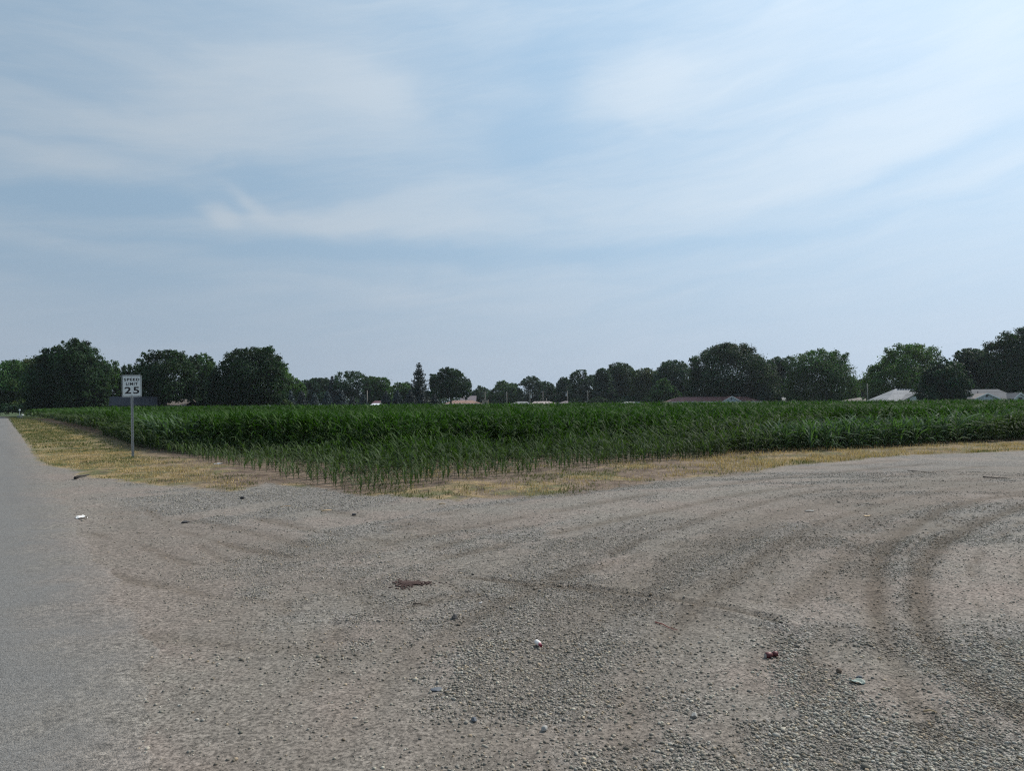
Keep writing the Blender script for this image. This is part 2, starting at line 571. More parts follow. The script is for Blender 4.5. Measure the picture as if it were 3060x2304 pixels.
def mat_ground():
    m, t, bs, out = mat('ground')
    p = geo_p(t)
    soil = t.attr('soil')        # metres inside the field and verge, negative on the lot
    corn = t.attr('corn')
    dark = t.attr('dark')
    worn = t.attr('worn')
    lot, gm, gr_, n2, n4 = lot_colour(t, p, t.attr('gravel'))
    n3 = t.noise(p, 14, 5, 0.65)
    # dusty, pinkish and damp brown patches
    lot = t.mix(t.m('MULTIPLY', t.ss(t.noise(p, 0.7, 4, 0.5, 1.0), 0.52, 0.70), 0.42), lot, t.vm('SCALE', (0.206, 0.162, 0.138), scale=gr_))
    lot = t.mix(t.m('MULTIPLY', worn, 0.45), lot, t.vm('SCALE', (0.192, 0.170, 0.147), scale=t.m('MULTIPLY', t.m('MULTIPLY_ADD', n4, 0.9, 0.5), t.m('MULTIPLY_ADD', gr_, 0.6, 0.4))))
    lot = t.mix(t.m('MULTIPLY', dark, t.m('MULTIPLY_ADD', n3, 0.6, 0.55), clamp=True), lot, t.vm('MULTIPLY', lot, (0.58, 0.54, 0.49)))
    # field soil and dead thatch
    sl = t.mix(t.ss(n2, .3, .7), (0.085, 0.058, 0.042), (0.190, 0.142, 0.102))
    sl = t.vm('SCALE', sl, scale=t.m('MULTIPLY', gr_, t.m('MULTIPLY_ADD', n4, 1.2, 0.4)))
    th = t.mix(t.ss(t.noise(p, 1.1, 5, 0.65), 0.42, 0.58), (0.270, 0.195, 0.098), (0.100, 0.104, 0.042))
    th = t.vm('SCALE', th, scale=t.m('MULTIPLY', t.m('MULTIPLY_ADD', n4, 0.9, t.m('MULTIPLY_ADD', n3, 0.6, 0.25)), gr_))
    thm = t.m('MULTIPLY', t.ss(corn, -0.1, 0.5, 1.0, 0.0), t.m('MULTIPLY', t.attr('thatch'), t.ss(n2, 0.30, 0.52)))
    sl = t.mix(thm, sl, th)
    sm = t.ss(t.m('ADD', soil, t.m('MULTIPLY', t.m('SUBTRACT', n2, 0.5), 1.4)), -0.15, 0.25)
    c = t.mix(sm, lot, sl)
    far = t.ss(t.vm('LENGTH', p), 146, 160)
    c = t.mix(far, c, t.mix(n2, (0.030, 0.052, 0.018), (0.060, 0.080, 0.028)))
    t.put(bs.inputs['Base Color'], c)
    bs.inputs['Roughness'].default_value = 0.95
    bs.inputs['Specular IOR Level'].default_value = 0.2
    vd1 = t.vor(p, 48, out=0)
    vd2 = t.vor(p, 105, out=0)
    hs = t.m('MULTIPLY', t.m('ADD', t.m('SUBTRACT', 0.6, vd1), t.m('MULTIPLY', t.m('SUBTRACT', 0.6, vd2), 0.5)), t.m('MULTIPLY_ADD', gm, 0.9, 0.10))
    h = t.m('ADD', hs, t.m('ADD', t.m('MULTIPLY', n4, 0.35), t.m('MULTIPLY', n3, 0.25)))
    bump(t, bs, h, 0.013, 1.0)
    return m


def mat_road():
    m, t, bs, out = mat('road')
    p = geo_p(t)
    e = t.attr('edge')           # metres in from the ragged edge
    n2 = t.noise(p, 0.9, 5, 0.6)
    v = t.vor(p, 110, out=1)
    s = t.n('ShaderNodeSeparateColor'); t.put(s.inputs[0], v)
    vd = t.vor(p, 110, out=0)
    k = t.m('MULTIPLY_ADD', s.outputs[0], 0.65, t.m('MULTIPLY_ADD', t.noise(p, 45, 4, 0.75), 0.75, 0.25))
    c = t.vm('SCALE', t.mix(n2, (0.142, 0.137, 0.130), (0.176, 0.171, 0.162)), scale=k)
    rx = t.n('ShaderNodeSeparateXYZ'); t.put(rx.inputs[0], p)
    across = t.m('MULTIPLY_ADD', rx.outputs[1], 0.705, rx.outputs[0])
    nb = t.noise(t.xyz(t.m('MULTIPLY', across, 0.55), t.m('MULTIPLY', rx.outputs[1], 0.05), 0.0), 1.0, 3)
    c = t.mix(t.ss(nb, 0.46, 0.66, 0.0, 0.55), c, t.vm('MULTIPLY', c, (0.72, 0.73, 0.77)))
    # dark tar patches and hairline cracks
    c = t.mix(t.ss(t.noise(p, 0.55, 4, 0.55, 0.8), 0.60, 0.68, 0.0, 0.35), c, t.vm('MULTIPLY', c, (0.6, 0.6, 0.63)))
    lot, gm, gr_, q2, q4 = lot_colour(t, p, 0.22)
    w1 = t.m('MULTIPLY', t.m('SUBTRACT', t.noise(p, 1.4, 5, 0.65), 0.5), 1.8)
    dm = t.ss(t.m('ADD', e, w1), -0.25, 1.1, 1.0, 0.0)
    dm = t.m('MAXIMUM', dm, t.ss(e, 0.0, 0.22, 1.0, 0.0))
    c = t.mix(dm, c, lot)
    t.put(bs.inputs['Base Color'], c)
    bs.inputs['Roughness'].default_value = 0.9
    bs.inputs['Specular IOR Level'].default_value = 0.25
    bump(t, bs, t.m('ADD', t.m('SUBTRACT', 1.0, vd), t.noise(p, 60, 3, 0.7)), 0.005, 1.0)
    return m


def mat_leaf(name, rough=0.5, spec=0.4, trans=0.25, colname='tint', tcol=(1.5, 1.9, 0.6)):
    m, t, bs, out = mat(name)
    c = t.attr(colname, 'Color')
    t.put(bs.inputs['Base Color'], c)
    bs.inputs['Roughness'].default_value = rough
    bs.inputs['Specular IOR Level'].default_value = spec
    tr = t.n('ShaderNodeBsdfTranslucent')
    t.put(tr.inputs[0], t.vm('MULTIPLY', c, tcol))
    mx = t.n('ShaderNodeMixShader')
    mx.inputs[0].default_value = trans
    t.t.links.new(bs.outputs[0], mx.inputs[1])
    t.t.links.new(tr.outputs[0], mx.inputs[2])
    t.t.links.new(mx.outputs[0], out.inputs[0])
    return m


def mat_stone():
    m, t, bs, out = mat('gravel_stone')
    c = t.attr('tint', 'Color')
    n = t.noise(geo_p(t), 90, 3, 0.6)
    t.put(bs.inputs['Base Color'], t.vm('SCALE', c, scale=t.m('MULTIPLY_ADD', n, 0.7, 0.65)))
    bs.inputs['Roughness'].default_value = 0.9
    bs.inputs['Specular IOR Level'].default_value = 0.3
    return m


def mat_bark():
    m, t, bs, out = mat('bark')
    p = obj_co(t)
    s = t.n('ShaderNodeMapping'); s.inputs['Scale'].default_value = (6, 6, 1)
    t.put(s.inputs['Vector'], p)
    n = t.noise(s.outputs[0], 1.6, 5, 0.65)
    t.put(bs.inputs['Base Color'], t.mix(n, (0.045, 0.036, 0.030), (0.13, 0.105, 0.085)))
    bs.inputs['Roughness'].default_value = 0.95
    bump(t, bs, n, 0.05)
    return m


def mat_shingle(name, col, var=0.22):
    m, t, bs, out = mat(name)
    p = obj_co(t)
    br = t.n('ShaderNodeTexBrick')
    s = t.n('ShaderNodeMapping'); s.inputs['Scale'].default_value = (1, 1, 1)
    sp = t.n('ShaderNodeSeparateXYZ'); t.put(sp.inputs[0], p)
    t.put(br.inputs['Vector'], t.xyz(sp.outputs[0], t.m('MULTIPLY', sp.outputs[2], 2.2), 0.0))
    br.inputs['Color1'].default_value = (*[c*(1-var) for c in col], 1)
    br.inputs['Color2'].default_value = (*[c*(1+var) for c in col], 1)
    br.inputs['Mortar'].default_value = (*[c*0.6 for c in col], 1)
    br.inputs['Scale'].default_value = 1.6
    br.inputs['Mortar Size'].default_value = 0.02
    n = t.noise(p, 0.6, 4)
    t.put(bs.inputs['Base Color'], t.vm('SCALE', br.outputs[0], scale=t.m('MULTIPLY_ADD', n, 0.5, 0.75)))
    bs.inputs['Roughness'].default_value = 0.9
    return m


def mat_siding(name, col, step=0.2, vertical=False):
    m, t, bs, out = mat(name)
    p = obj_co(t)
    sp = t.n('ShaderNodeSeparateXYZ'); t.put(sp.inputs[0], p)
    c = sp.outputs[0] if vertical else sp.outputs[2]
    fr = t.m('FRACT', t.m('MULTIPLY', c, 1/step))
    ln = t.ss(fr, 0.0, 0.14)
    n = t.noise(p, 1.1, 4)
    k = t.m('MULTIPLY', t.m('MULTIPLY_ADD', ln, 0.18, 0.82), t.m('MULTIPLY_ADD', n, 0.25, 0.87))
    t.put(bs.inputs['Base Color'], t.vm('SCALE', col, scale=k))
    bs.inputs['Roughness'].default_value = 0.6
    bump(t, bs, fr, 0.01)
    return m


M = dict(
    ground=mat_ground(), road=mat_road(), stone=mat_stone(), bark=mat_bark(),
    corn=mat_leaf('corn_leaf', 0.68, 0.06, 0.20, tcol=(1.2, 1.8, 0.45)),
    grass=mat_leaf('grass_blade', 0.7, 0.2, 0.25, tcol=(1.1, 1.1, 0.7)),
    foliage=mat_leaf('tree_foliage', 0.65, 0.10, 0.22),
    needle=mat_leaf('conifer_needles', 0.6, 0.25, 0.06, tcol=(1.1, 1.2, 0.8)),
    galv=simple('galvanised_steel', (0.34, 0.36, 0.37), 0.45, 0.25, 12, metal=0.7),
    signwhite=simple('sign_sheeting_white', (0.62, 0.66, 0.66), 0.45, 0.05, 3),
    signback=simple('sign_aluminium', (0.45, 0.46, 0.47), 0.4, 0.1, 5, metal=0.6),
    black=simple('sign_black_paint', (0.012, 0.013, 0.016), 0.5, 0.1, 5),
    rust=simple('rusty_bolt', (0.16, 0.09, 0.06), 0.7, 0.3, 40, metal=0.3),
    roof_maroon=mat_shingle('shingles_maroon', (0.150, 0.068, 0.064)),
    roof_brown=mat_shingle('shingles_red_brown', (0.26, 0.155, 0.12)),
    roof_grey=mat_shingle('shingles_grey', (0.20, 0.20, 0.205)),
    roof_pale=mat_shingle('shingles_pale_grey', (0.30, 0.30, 0.31)),
    roof_tan=mat_shingle('shingles_pinkish_grey', (0.36, 0.30, 0.285)),
    roof_slate=mat_shingle('shingles_slate', (0.085, 0.092, 0.105)),
    roof_black=mat_shingle('metal_dark_slate', (0.028, 0.032, 0.042)),
    roof_taupe=mat_shingle('shingles_taupe', (0.17, 0.15, 0.14)),
    roof_purple=mat_shingle('shingles_mauve_grey', (0.20, 0.165, 0.175)),
    wall_white=mat_siding('siding_white', (0.62, 0.66, 0.70)),
    wall_blue=mat_siding('siding_pale_blue', (0.40, 0.46, 0.52)),
    wall_grey=mat_siding('siding_pale_grey', (0.40, 0.42, 0.42)),
    wall_tan=mat_siding('brick_tan', (0.34, 0.27, 0.22), 0.08),
    wall_green=mat_siding('siding_grey_green', (0.22, 0.24, 0.20)),
    wall_dark=mat_siding('shed_dark_metal', (0.050, 0.056, 0.068), 0.35, True),
    plank=mat_siding('weathered_planks', (0.16, 0.17, 0.16), 0.15, True),
    trim=simple('white_trim', (0.72, 0.74, 0.76), 0.5, 0.06, 2),
    pane=simple('window_pane', (0.03, 0.035, 0.045), 0.12, 0.1, 2, spec=0.6),
    dark=simple('dark_opening', (0.02, 0.02, 0.022), 0.9, 0.1),
    pole=simple('weathered_pole_wood', (0.21, 0.19, 0.17), 0.9, 0.3, 4),
    wire=simple('wire', (0.05, 0.05, 0.055), 0.6, 0.1),
    transf=simple('transformer_grey', (0.45, 0.47, 0.48), 0.5, 0.1),
)


# ------------------------------------------------------------------ ground, road
def build_ground():
    a_f = np.radians(np.arange(-52, 52.01, 0.36))
    a_b = np.radians(np.arange(54, 306, 4.0))
    ang = np.concatenate([a_f, a_b])
    rad = [0.6]
    while rad[-1] < 60:
        rad.append(rad[-1]*1.0095 + 0.002)
    while rad[-1] < 1600:
        rad.append(rad[-1]*1.06)
    rad = np.array(rad)
    A, Rr = np.meshgrid(ang, rad, indexing='xy')
    x = (np.sin(A)*Rr).ravel()
    y = (np.cos(A)*Rr).ravel()
    na, nr = len(ang), len(rad)
    x = np.append(x, 0.0)
    y = np.append(y, 0.0)
    z = gz(x, y)
    ins = inside(x, y, SOIL_POLY)
    sd = seg_dist(x, y, SOIL_POLY, True)
    soil = np.where(ins, sd, -sd)
    ci = inside(x, y, CORN_POLY)
    cd = seg_dist(x, y, CORN_POLY, True)
    corn = np.where(ci, cd, -cd)
    worn, dark = tracks(x, y)
    g = gravelness(x, y)
    z = z + 0.05*sstep(soil, 0.0, 2.0)*(1-sstep(np.hypot(x, y), 60, 150))
    th = thatch(x, y)
    idx = np.arange(na*nr).reshape(nr, na)
    i0 = idx[:-1, :]
    i1 = idx[1:, :]
    q = np.stack([i0, np.roll(i0, -1, 1), np.roll(i1, -1, 1), i1], -1).reshape(-1, 4)
    q = q[:, ::-1]
    me = np_mesh('ground', np.stack([x, y, z], 1), q, smooth=True,
                 fattr=dict(gravel=g, soil=soil, corn=corn, dark=dark, worn=np.clip(worn, 0, 1), thatch=th))
    bm = bmesh.new()
    bm.from_mesh(me)
    bm.verts.ensure_lookup_table()
    c = bm.verts[na*nr]
    for k in range(na):
        bm.faces.new((bm.verts[k], c, bm.verts[(k+1) % na]))
    bmesh.ops.recalc_face_normals(bm, faces=bm.faces)
    bm.to_mesh(me)
    bm.free()
    if me.polygons[0].normal.z < 0:
        me.flip_normals()
    o = link_mesh('ground', me, M['ground'])
    tag(o, kind='structure')


def thatch(x, y):
    """where dead grass covers the soil: all of the roadside verge and a ribbon along the front"""
    left = sstep(-(x+0.62*y), -4.2, -1.5)*sstep(y, 150, 138)
    ribbon = sstep(x, 4.5, 8.5)*.6
    patches = sstep(fbm(x, y, 0.7, 3, 44), 0.50, 0.62)*0.8
    return np.clip(np.maximum(np.maximum(left, ribbon), patches), 0, 1)


def lot_z(x, y):
    s = np.where(inside(x, y, SOIL_POLY), seg_dist(x, y, SOIL_POLY, True), 0)
    return gz(x, y) + 0.05*sstep(s, 0.0, 2.0)*(1-sstep(np.hypot(x, y), 60, 150))


def build_road():
    ys = [-14.0]
    while ys[-1] < 170:
        ys.append(ys[-1] + max(0.14, abs(ys[-1])*0.012))
    ys = np.array(ys)
    ws = np.array([0, .12, .3, .6, 1, 1.6, 2.4, 3.4, 4.6, 6, 7.4])
    Y, W = np.meshgrid(ys, ws, indexing='ij')
    rag = (fbm(np.zeros_like(ys), ys, 2.2, 4, 61)-.5)*0.42*(1-sstep(ys, 20, 60)*0.5)
    perp = np.array([-1, -0.705])/np.hypot(1, .705)
    X0 = road_x(ys) + rag
    X = X0[:, None] + perp[0]*W
    Yw = Y + perp[1]*W
    Z = gz(X, Yw) + 0.008 + 0.010*sstep(W, 0, 0.5) - 0.010*(W < 0.01)
    n, k = X.shape
    idx = np.arange(n*k).reshape(n, k)
    q = np.stack([idx[:-1, :-1], idx[1:, :-1], idx[1:, 1:], idx[:-1, 1:]], -1).reshape(-1, 4)
    me = np_mesh('road', np.stack([X.ravel(), Yw.ravel(), Z.ravel()], 1), q, smooth=True, fattr=dict(edge=W.ravel()))
    if me.polygons[0].normal.z < 0:
        me.flip_normals()
    tag(link_mesh('road', me, M['road']), kind='structure')


build_ground()
build_road()


# ------------------------------------------------------------------ loose gravel
def ico():
    bm = bmesh.new()
    bmesh.ops.create_icosphere(bm, subdivisions=1, radius=1.0)
    v = np.array([p.co[:] for p in bm.verts])
    f = np.array([[q.index for q in fc.verts] for fc in bm.faces])
    bm.free()
    return v, f


def rot_mats(n, r):
    q = r.normal(size=(n, 4))
    q /= np.linalg.norm(q, axis=1)[:, None]
    w, x, y, z = q.T
    return np.stack([1-2*(y*y+z*z), 2*(x*y-z*w), 2*(x*z+y*w), 2*(x*y+z*w), 1-2*(x*x+z*z), 2*(y*z-x*w),
                     2*(x*z-y*w), 2*(y*z+x*w), 1-2*(x*x+y*y)], 1).reshape(n, 3, 3)


def build_gravel():
    r = np.random.default_rng(11)
    iv, if_ = ico()
    ov = np.array([(1, 0, 0), (-1, 0, 0), (0, 1, 0), (0, -1, 0), (0, 0, 1), (0, 0, -1)], float)
    of = np.array([(0, 2, 4), (2, 1, 4), (1, 3, 4), (3, 0, 4), (2, 0, 5), (1, 2, 5), (3, 1, 5), (0, 3, 5)])
    V, Fc, C = [], [], []
    off = 0
    for (y0, y1, dens, tv, tf, smin, smax) in ((2.3, 4.9, 5500, ov, of, .0028, .0055), (2.3, 5.4, 5200, iv, if_, .0045, .013), (5.4, 9.5, 2300, ov, of, .0055, .013), (9.5, 18, 420, ov, of, .008, .017)):
        area = 0.84*(y1*y1-y0*y0)
        n = int(area*dens)
        y = np.sqrt(r.random(n)*(y1*y1-y0*y0)+y0*y0)
        x = (r.random(n)*2-1)*0.84*y
        g = gravelness(x, y)
        keep = r.random(n) < np.clip(g**1.4*0.98+0.035, 0, 1)
        keep &= ~inside(x, y, SOIL_POLY)
        e = x-road_x(y)
        keep &= (e > -0.1) | (r.random(n) < 0.35*np.exp(e/.45)+.01)
        x, y, g = x[keep], y[keep], g[keep]
        n = len(x)
        s = smin + (smax-smin)*r.random(n)**3.0
        big = r.random(n) < 0.006
        s[big] *= r.uniform(1.3, 2.1, big.sum())
        z = gz(x, y) + s*0.25
        sc = s[:, None]*np.stack([r.uniform(.8, 1.35, n), r.uniform(.7, 1.1, n), r.uniform(.5, .85, n)], 1)
        k = len(tv)
        jit = 1+r.uniform(-.22, .22, (n, k, 1))
        P = tv[None]*jit
        P = np.einsum('nij,nkj->nki', rot_mats(n, r), P)
        P = P*sc[:, None, :]
        th = r.random(n)*6.283
        c, s_ = np.cos(th)[:, None], np.sin(th)[:, None]
        X = P[:, :, 0]*c-P[:, :, 1]*s_
        Yy = P[:, :, 0]*s_+P[:, :, 1]*c
        P = np.stack([X+x[:, None], Yy+y[:, None], P[:, :, 2]+z[:, None]], -1)
        V.append(P.reshape(-1, 3))
        Fc.append((tf[None]+(np.arange(n)*k)[:, None, None]+off).reshape(-1, 3))
        off += n*k
        gv = 0.12+0.25*r.random(n)**1.5
        gv[r.random(n) < .04] = 0.42
        hue = r.random(n)
        col = np.stack([gv*(1.06+.04*(hue > .55)+.12*(hue > .9)), gv, gv*(.82+.05*(hue < .35)-.10*(hue > .9))], 1)
        _, dk = tracks(x, y)
        col = col*(1-.40*np.clip(dk, 0, 1)[:, None]*np.array([.8, 1.0, 1.15]))
        C.append(np.repeat(col, k, axis=0))
    me = np_mesh('gravel', np.concatenate(V), np.concatenate(Fc), col=np.concatenate(C))
    o = link_mesh('gravel', me, M['stone'])
    tag(o, 'loose crushed grey gravel scattered over the packed dirt lot', 'gravel', kind='stuff')


build_gravel()


# ------------------------------------------------------------------ grass
def build_grass():
    r = np.random.default_rng(12)
    V, Fc, C = [], [], []
    off = 0
    E = np.array(SOIL_EDGE)

    def blades(x, y, h, w, col, lean):
        nonlocal off
        n = len(x)
        if n == 0:
            return
        z = lot_z(x, y)
        a = r.random(n)*6.283
        b = r.random(n)*6.283
        dx, dy = np.cos(a)*w/2, np.sin(a)*w/2
        lx, ly = np.cos(b)*lean*h, np.sin(b)*lean*h
        P = np.zeros((n, 5, 3))
        P[:, 0] = np.stack([x-dx, y-dy, z-.005], 1)
        P[:, 1] = np.stack([x+dx, y+dy, z-.005], 1)
        P[:, 2] = np.stack([x+dx*.8+lx*.35, y+dy*.8+ly*.35, z+h*.6], 1)
        P[:, 3] = np.stack([x-dx*.8+lx*.35, y-dy*.8+ly*.35, z+h*.6], 1)
        P[:, 4] = np.stack([x+lx, y+ly, z+h*(1-.35*lean)], 1)
        V.append(P.reshape(-1, 3))
        base = (np.arange(n)*5)[:, None]+off
        Fc.append(np.concatenate([base+np.array([[0, 1, 2]]), base+np.array([[0, 2, 3]]), base+np.array([[3, 2, 4]])]))
        C.append(np.repeat(col, 5, axis=0))
        off += n*5

    def colour(x, y, n, greenbias):
        gold = np.array([0.40, 0.285, 0.120])
        straw = np.array([0.50, 0.40, 0.22])
        green = np.array([0.060, 0.095, 0.024])
        olive = np.array([0.17, 0.17, 0.06])
        gn = fbm(x, y, 0.55, 4, 71)*.6 + fbm(x, y, 2.4, 2, 75)*.4 + greenbias
        k = sstep(gn, 0.47, 0.60)[:, None]
        m1 = gold+(straw-gold)*r.random((n, 1))
        m2 = green+(olive-green)*r.random((n, 1))
        pick = (r.random((n, 1)) < k)
        c = np.where(pick, m2, m1)
        return c*r.uniform(.5, 1.3, (n, 1))

    # the roadside verge, near part dense, far part in bigger tufts
    for (y0, y1, dens, hh, ww) in ((15, 30, 520, .055, .010), (30, 60, 160, .07, .020), (60, 152, 34, .09, .045)):
        ylen = y1-y0
        n = int(dens*ylen*10)
        y = r.uniform(y0, y1, n)
        x = road_x(y) + r.uniform(-1, 13, n)
        ins = inside(x, y, SOIL_POLY) & ~inside(x, y, CORN_POLY) & (x < -3)
        x, y = x[ins], y[ins]
        de = seg_dist(x, y, E)
        dc = seg_dist(x, y, np.array(CORN_LEFT))
        cover = np.clip(de/0.25, 0, 1)*np.clip(0.15+dc/1.6, 0, 1)
        bare = sstep(fbm(x, y, 0.8, 3, 81), .30, .45)
        # bare soil around the sign and the corner
        cor = sstep(-(x+9.5), -3.5, 1.5) + sstep(de, 2.6, 1.3)
        keep = r.random(len(x)) < cover*bare*np.clip(cor, .12, 1)
        x, y = x[keep], y[keep]
        n = len(x)
        across = x-road_x(y)
        gb = .18*sstep(y, 24, 38) - .06*(y < 24)+.10*np.exp(-(de[keep]/.35)**2) - .07*np.exp(-((across-3.2)/.5)**2)*(y > 30)
        blades(x, y, hh*r.uniform(.5, 1.4, n), ww*r.uniform(.6, 1.3, n), colour(x, y, n, gb), r.uniform(.1, 1.0, n))
    # golden ribbon along the right front, weedy patches in the middle
    n = 420000
    t_ = r.random(n)
    x = -3.5+36*t_
    y = 12+r.uniform(0, 26, n)
    de = seg_dist(x, y, E)
    ins = inside(x, y, SOIL_POLY) & (de < 4.5)
    x, y, de = x[ins], y[ins], de[ins]
    dc = seg_dist(x, y, np.array(CORN_FRONT))
    incorn = inside(x, y, CORN_POLY)
    rib = sstep(x, 3.5, 7.5)*sstep(de, 0.0, .2)*sstep(de, 1.35, .85)*(.10+.90*sstep(fbm(x, y, .9, 3, 95), .36, .52))
    mid = (sstep(fbm(x, y, 1.3, 3, 91), .46, .58)*.5+.07)
    tip = sstep(x, 4, 1)*incorn*sstep(de, 2.2, .6)*sstep(fbm(x, y, 1.6, 3, 97), .34, .5)*.6
    cover = np.maximum(np.maximum(rib, mid)*np.where(incorn, .8, 1.0), tip)
    keep = r.random(len(x)) < cover
    x, y, de = x[keep], y[keep], de[keep]
    n = len(x)
    gb = -.07*sstep(x, 3.5, 7) + .09*(1-sstep(x, 2, 6)) + .16*np.exp(-(de/.22)**2)
    blades(x, y, .085*r.uniform(.4, 1.5, n)*(0.75+.5*sstep(x, 2, 8)), .011*r.uniform(.6, 1.3, n), colour(x, y, n, gb), r.uniform(.1, 1.1, n))
    me = np_mesh('grass', np.concatenate(V), np.concatenate(Fc), col=np.concatenate(C))
    o = link_mesh('grass', me, M['grass'])
    tag(o, 'short sun-dried golden and green grass along the road and the field edge', 'grass', kind='stuff')


build_grass()


# ------------------------------------------------------------------ corn
def corn_template(r, nleaf, nseg, stalk=True, low=0.12, lw=0.075, H=0.80, ll=1.0, stunted=False):
    """one corn plant of height 1: (stalk verts, faces), (leaf verts, faces, shade)"""
    sv, sf = [], []
    if stalk:
        lean = r.uniform(-.03, .03, 2)
        for i, (h, rad) in enumerate(((0, .012), (.4, .010), (H, .005))):
            for k in range(4):
                a = k*math.pi/2
                sv.append((math.cos(a)*rad+lean[0]*h, math.sin(a)*rad+lean[1]*h, h))
        for i in range(2):
            for k in range(4):
                sf.append((i*4+k, i*4+(k+1) % 4, (i+1)*4+(k+1) % 4, (i+1)*4+k))
    lv, lf, lc = [], [], []
    base_az = r.random()*6.283
    for j in range(nleaf):
        t = j/(nleaf-1)
        h0 = low + (H-low)*t**.9
        az = base_az + (j % 2)*math.pi + r.uniform(-.55, .55)
        L = (0.34+0.36*math.sin(math.pi*min(1, t*.85+.12)))*r.uniform(.8, 1.25)*ll
        up = 0.80+0.45*t+r.uniform(-.2, .2)      # starting angle above horizontal
        droop = (2.5-1.35*t)*r.uniform(.75, 1.25)
        if stunted:
            up += .05
            droop *= .85
        w0 = lw*r.uniform(.75, 1.2)*(0.7+.5*math.sin(math.pi*min(1, t+.1)))
        p = np.array([0.0, 0.0, h0])
        ca, sa = math.cos(az), math.sin(az)
        twist = r.uniform(-.9, .9)
        shade = r.uniform(.65, 1.3)
        o = len(lv)
        for k in range(nseg+1):
            u = k/nseg
            ang = up-droop*u**1.3
            wdt = w0*math.sin(math.pi*(0.12+0.88*u)**.8)*.5 if k < nseg else 0.002
            tw = twist*u
            # blade side vector
            sx, sy, sz = -sa*math.cos(tw), ca*math.cos(tw), math.sin(tw)
            lv.append((p[0]-sx*wdt, p[1]-sy*wdt, p[2]-sz*wdt))
            lv.append((p[0]+sx*wdt, p[1]+sy*wdt, p[2]+sz*wdt))
            lc += [shade, shade]
            st = L/nseg
            p = p+np.array([ca*math.cos(ang), sa*math.cos(ang), math.sin(ang)])*st
            az2 = az+twist*.2*u
            ca, sa = math.cos(az2), math.sin(az2)
        for k in range(nseg):
            lf.append((o+2*k, o+2*k+1, o+2*k+3, o+2*k+2))
    return (np.array(sv), np.array(sf)), (np.array(lv), np.array(lf), np.array(lc))


def corn_height(x, y):
    df = seg_dist(x, y, np.array(CORN_FRONT))
    dl = seg_dist(x, y, np.array(CORN_LEFT))
    Lf = 7.6-5.4*sstep(x, 5, 15)
    Ll = 6.5-5.6*sstep(y, 21, 30)
    nz = fbm(x, y, 0.35, 3, 55)
    nz2 = fbm(x, y, 1.3, 2, 58)
    d = np.minimum(df/Lf, dl/Ll) + (nz-.5)*.35
    h0 = 0.36+0.72*sstep(x, 1, 13)+.62*sstep(y, 24, 34)*(x < 0)
    hmax = 1.53+(nz-.5)*.05
    k = sstep(x, 0, 9)
    h = h0+(hmax-h0)*((1-k)*(.22*sstep(d, .05, .6)+.78*sstep(d, .45, .95))+k*np.clip(d, 0, 1)**.8)
    return h*(0.97+.06*nz2), d


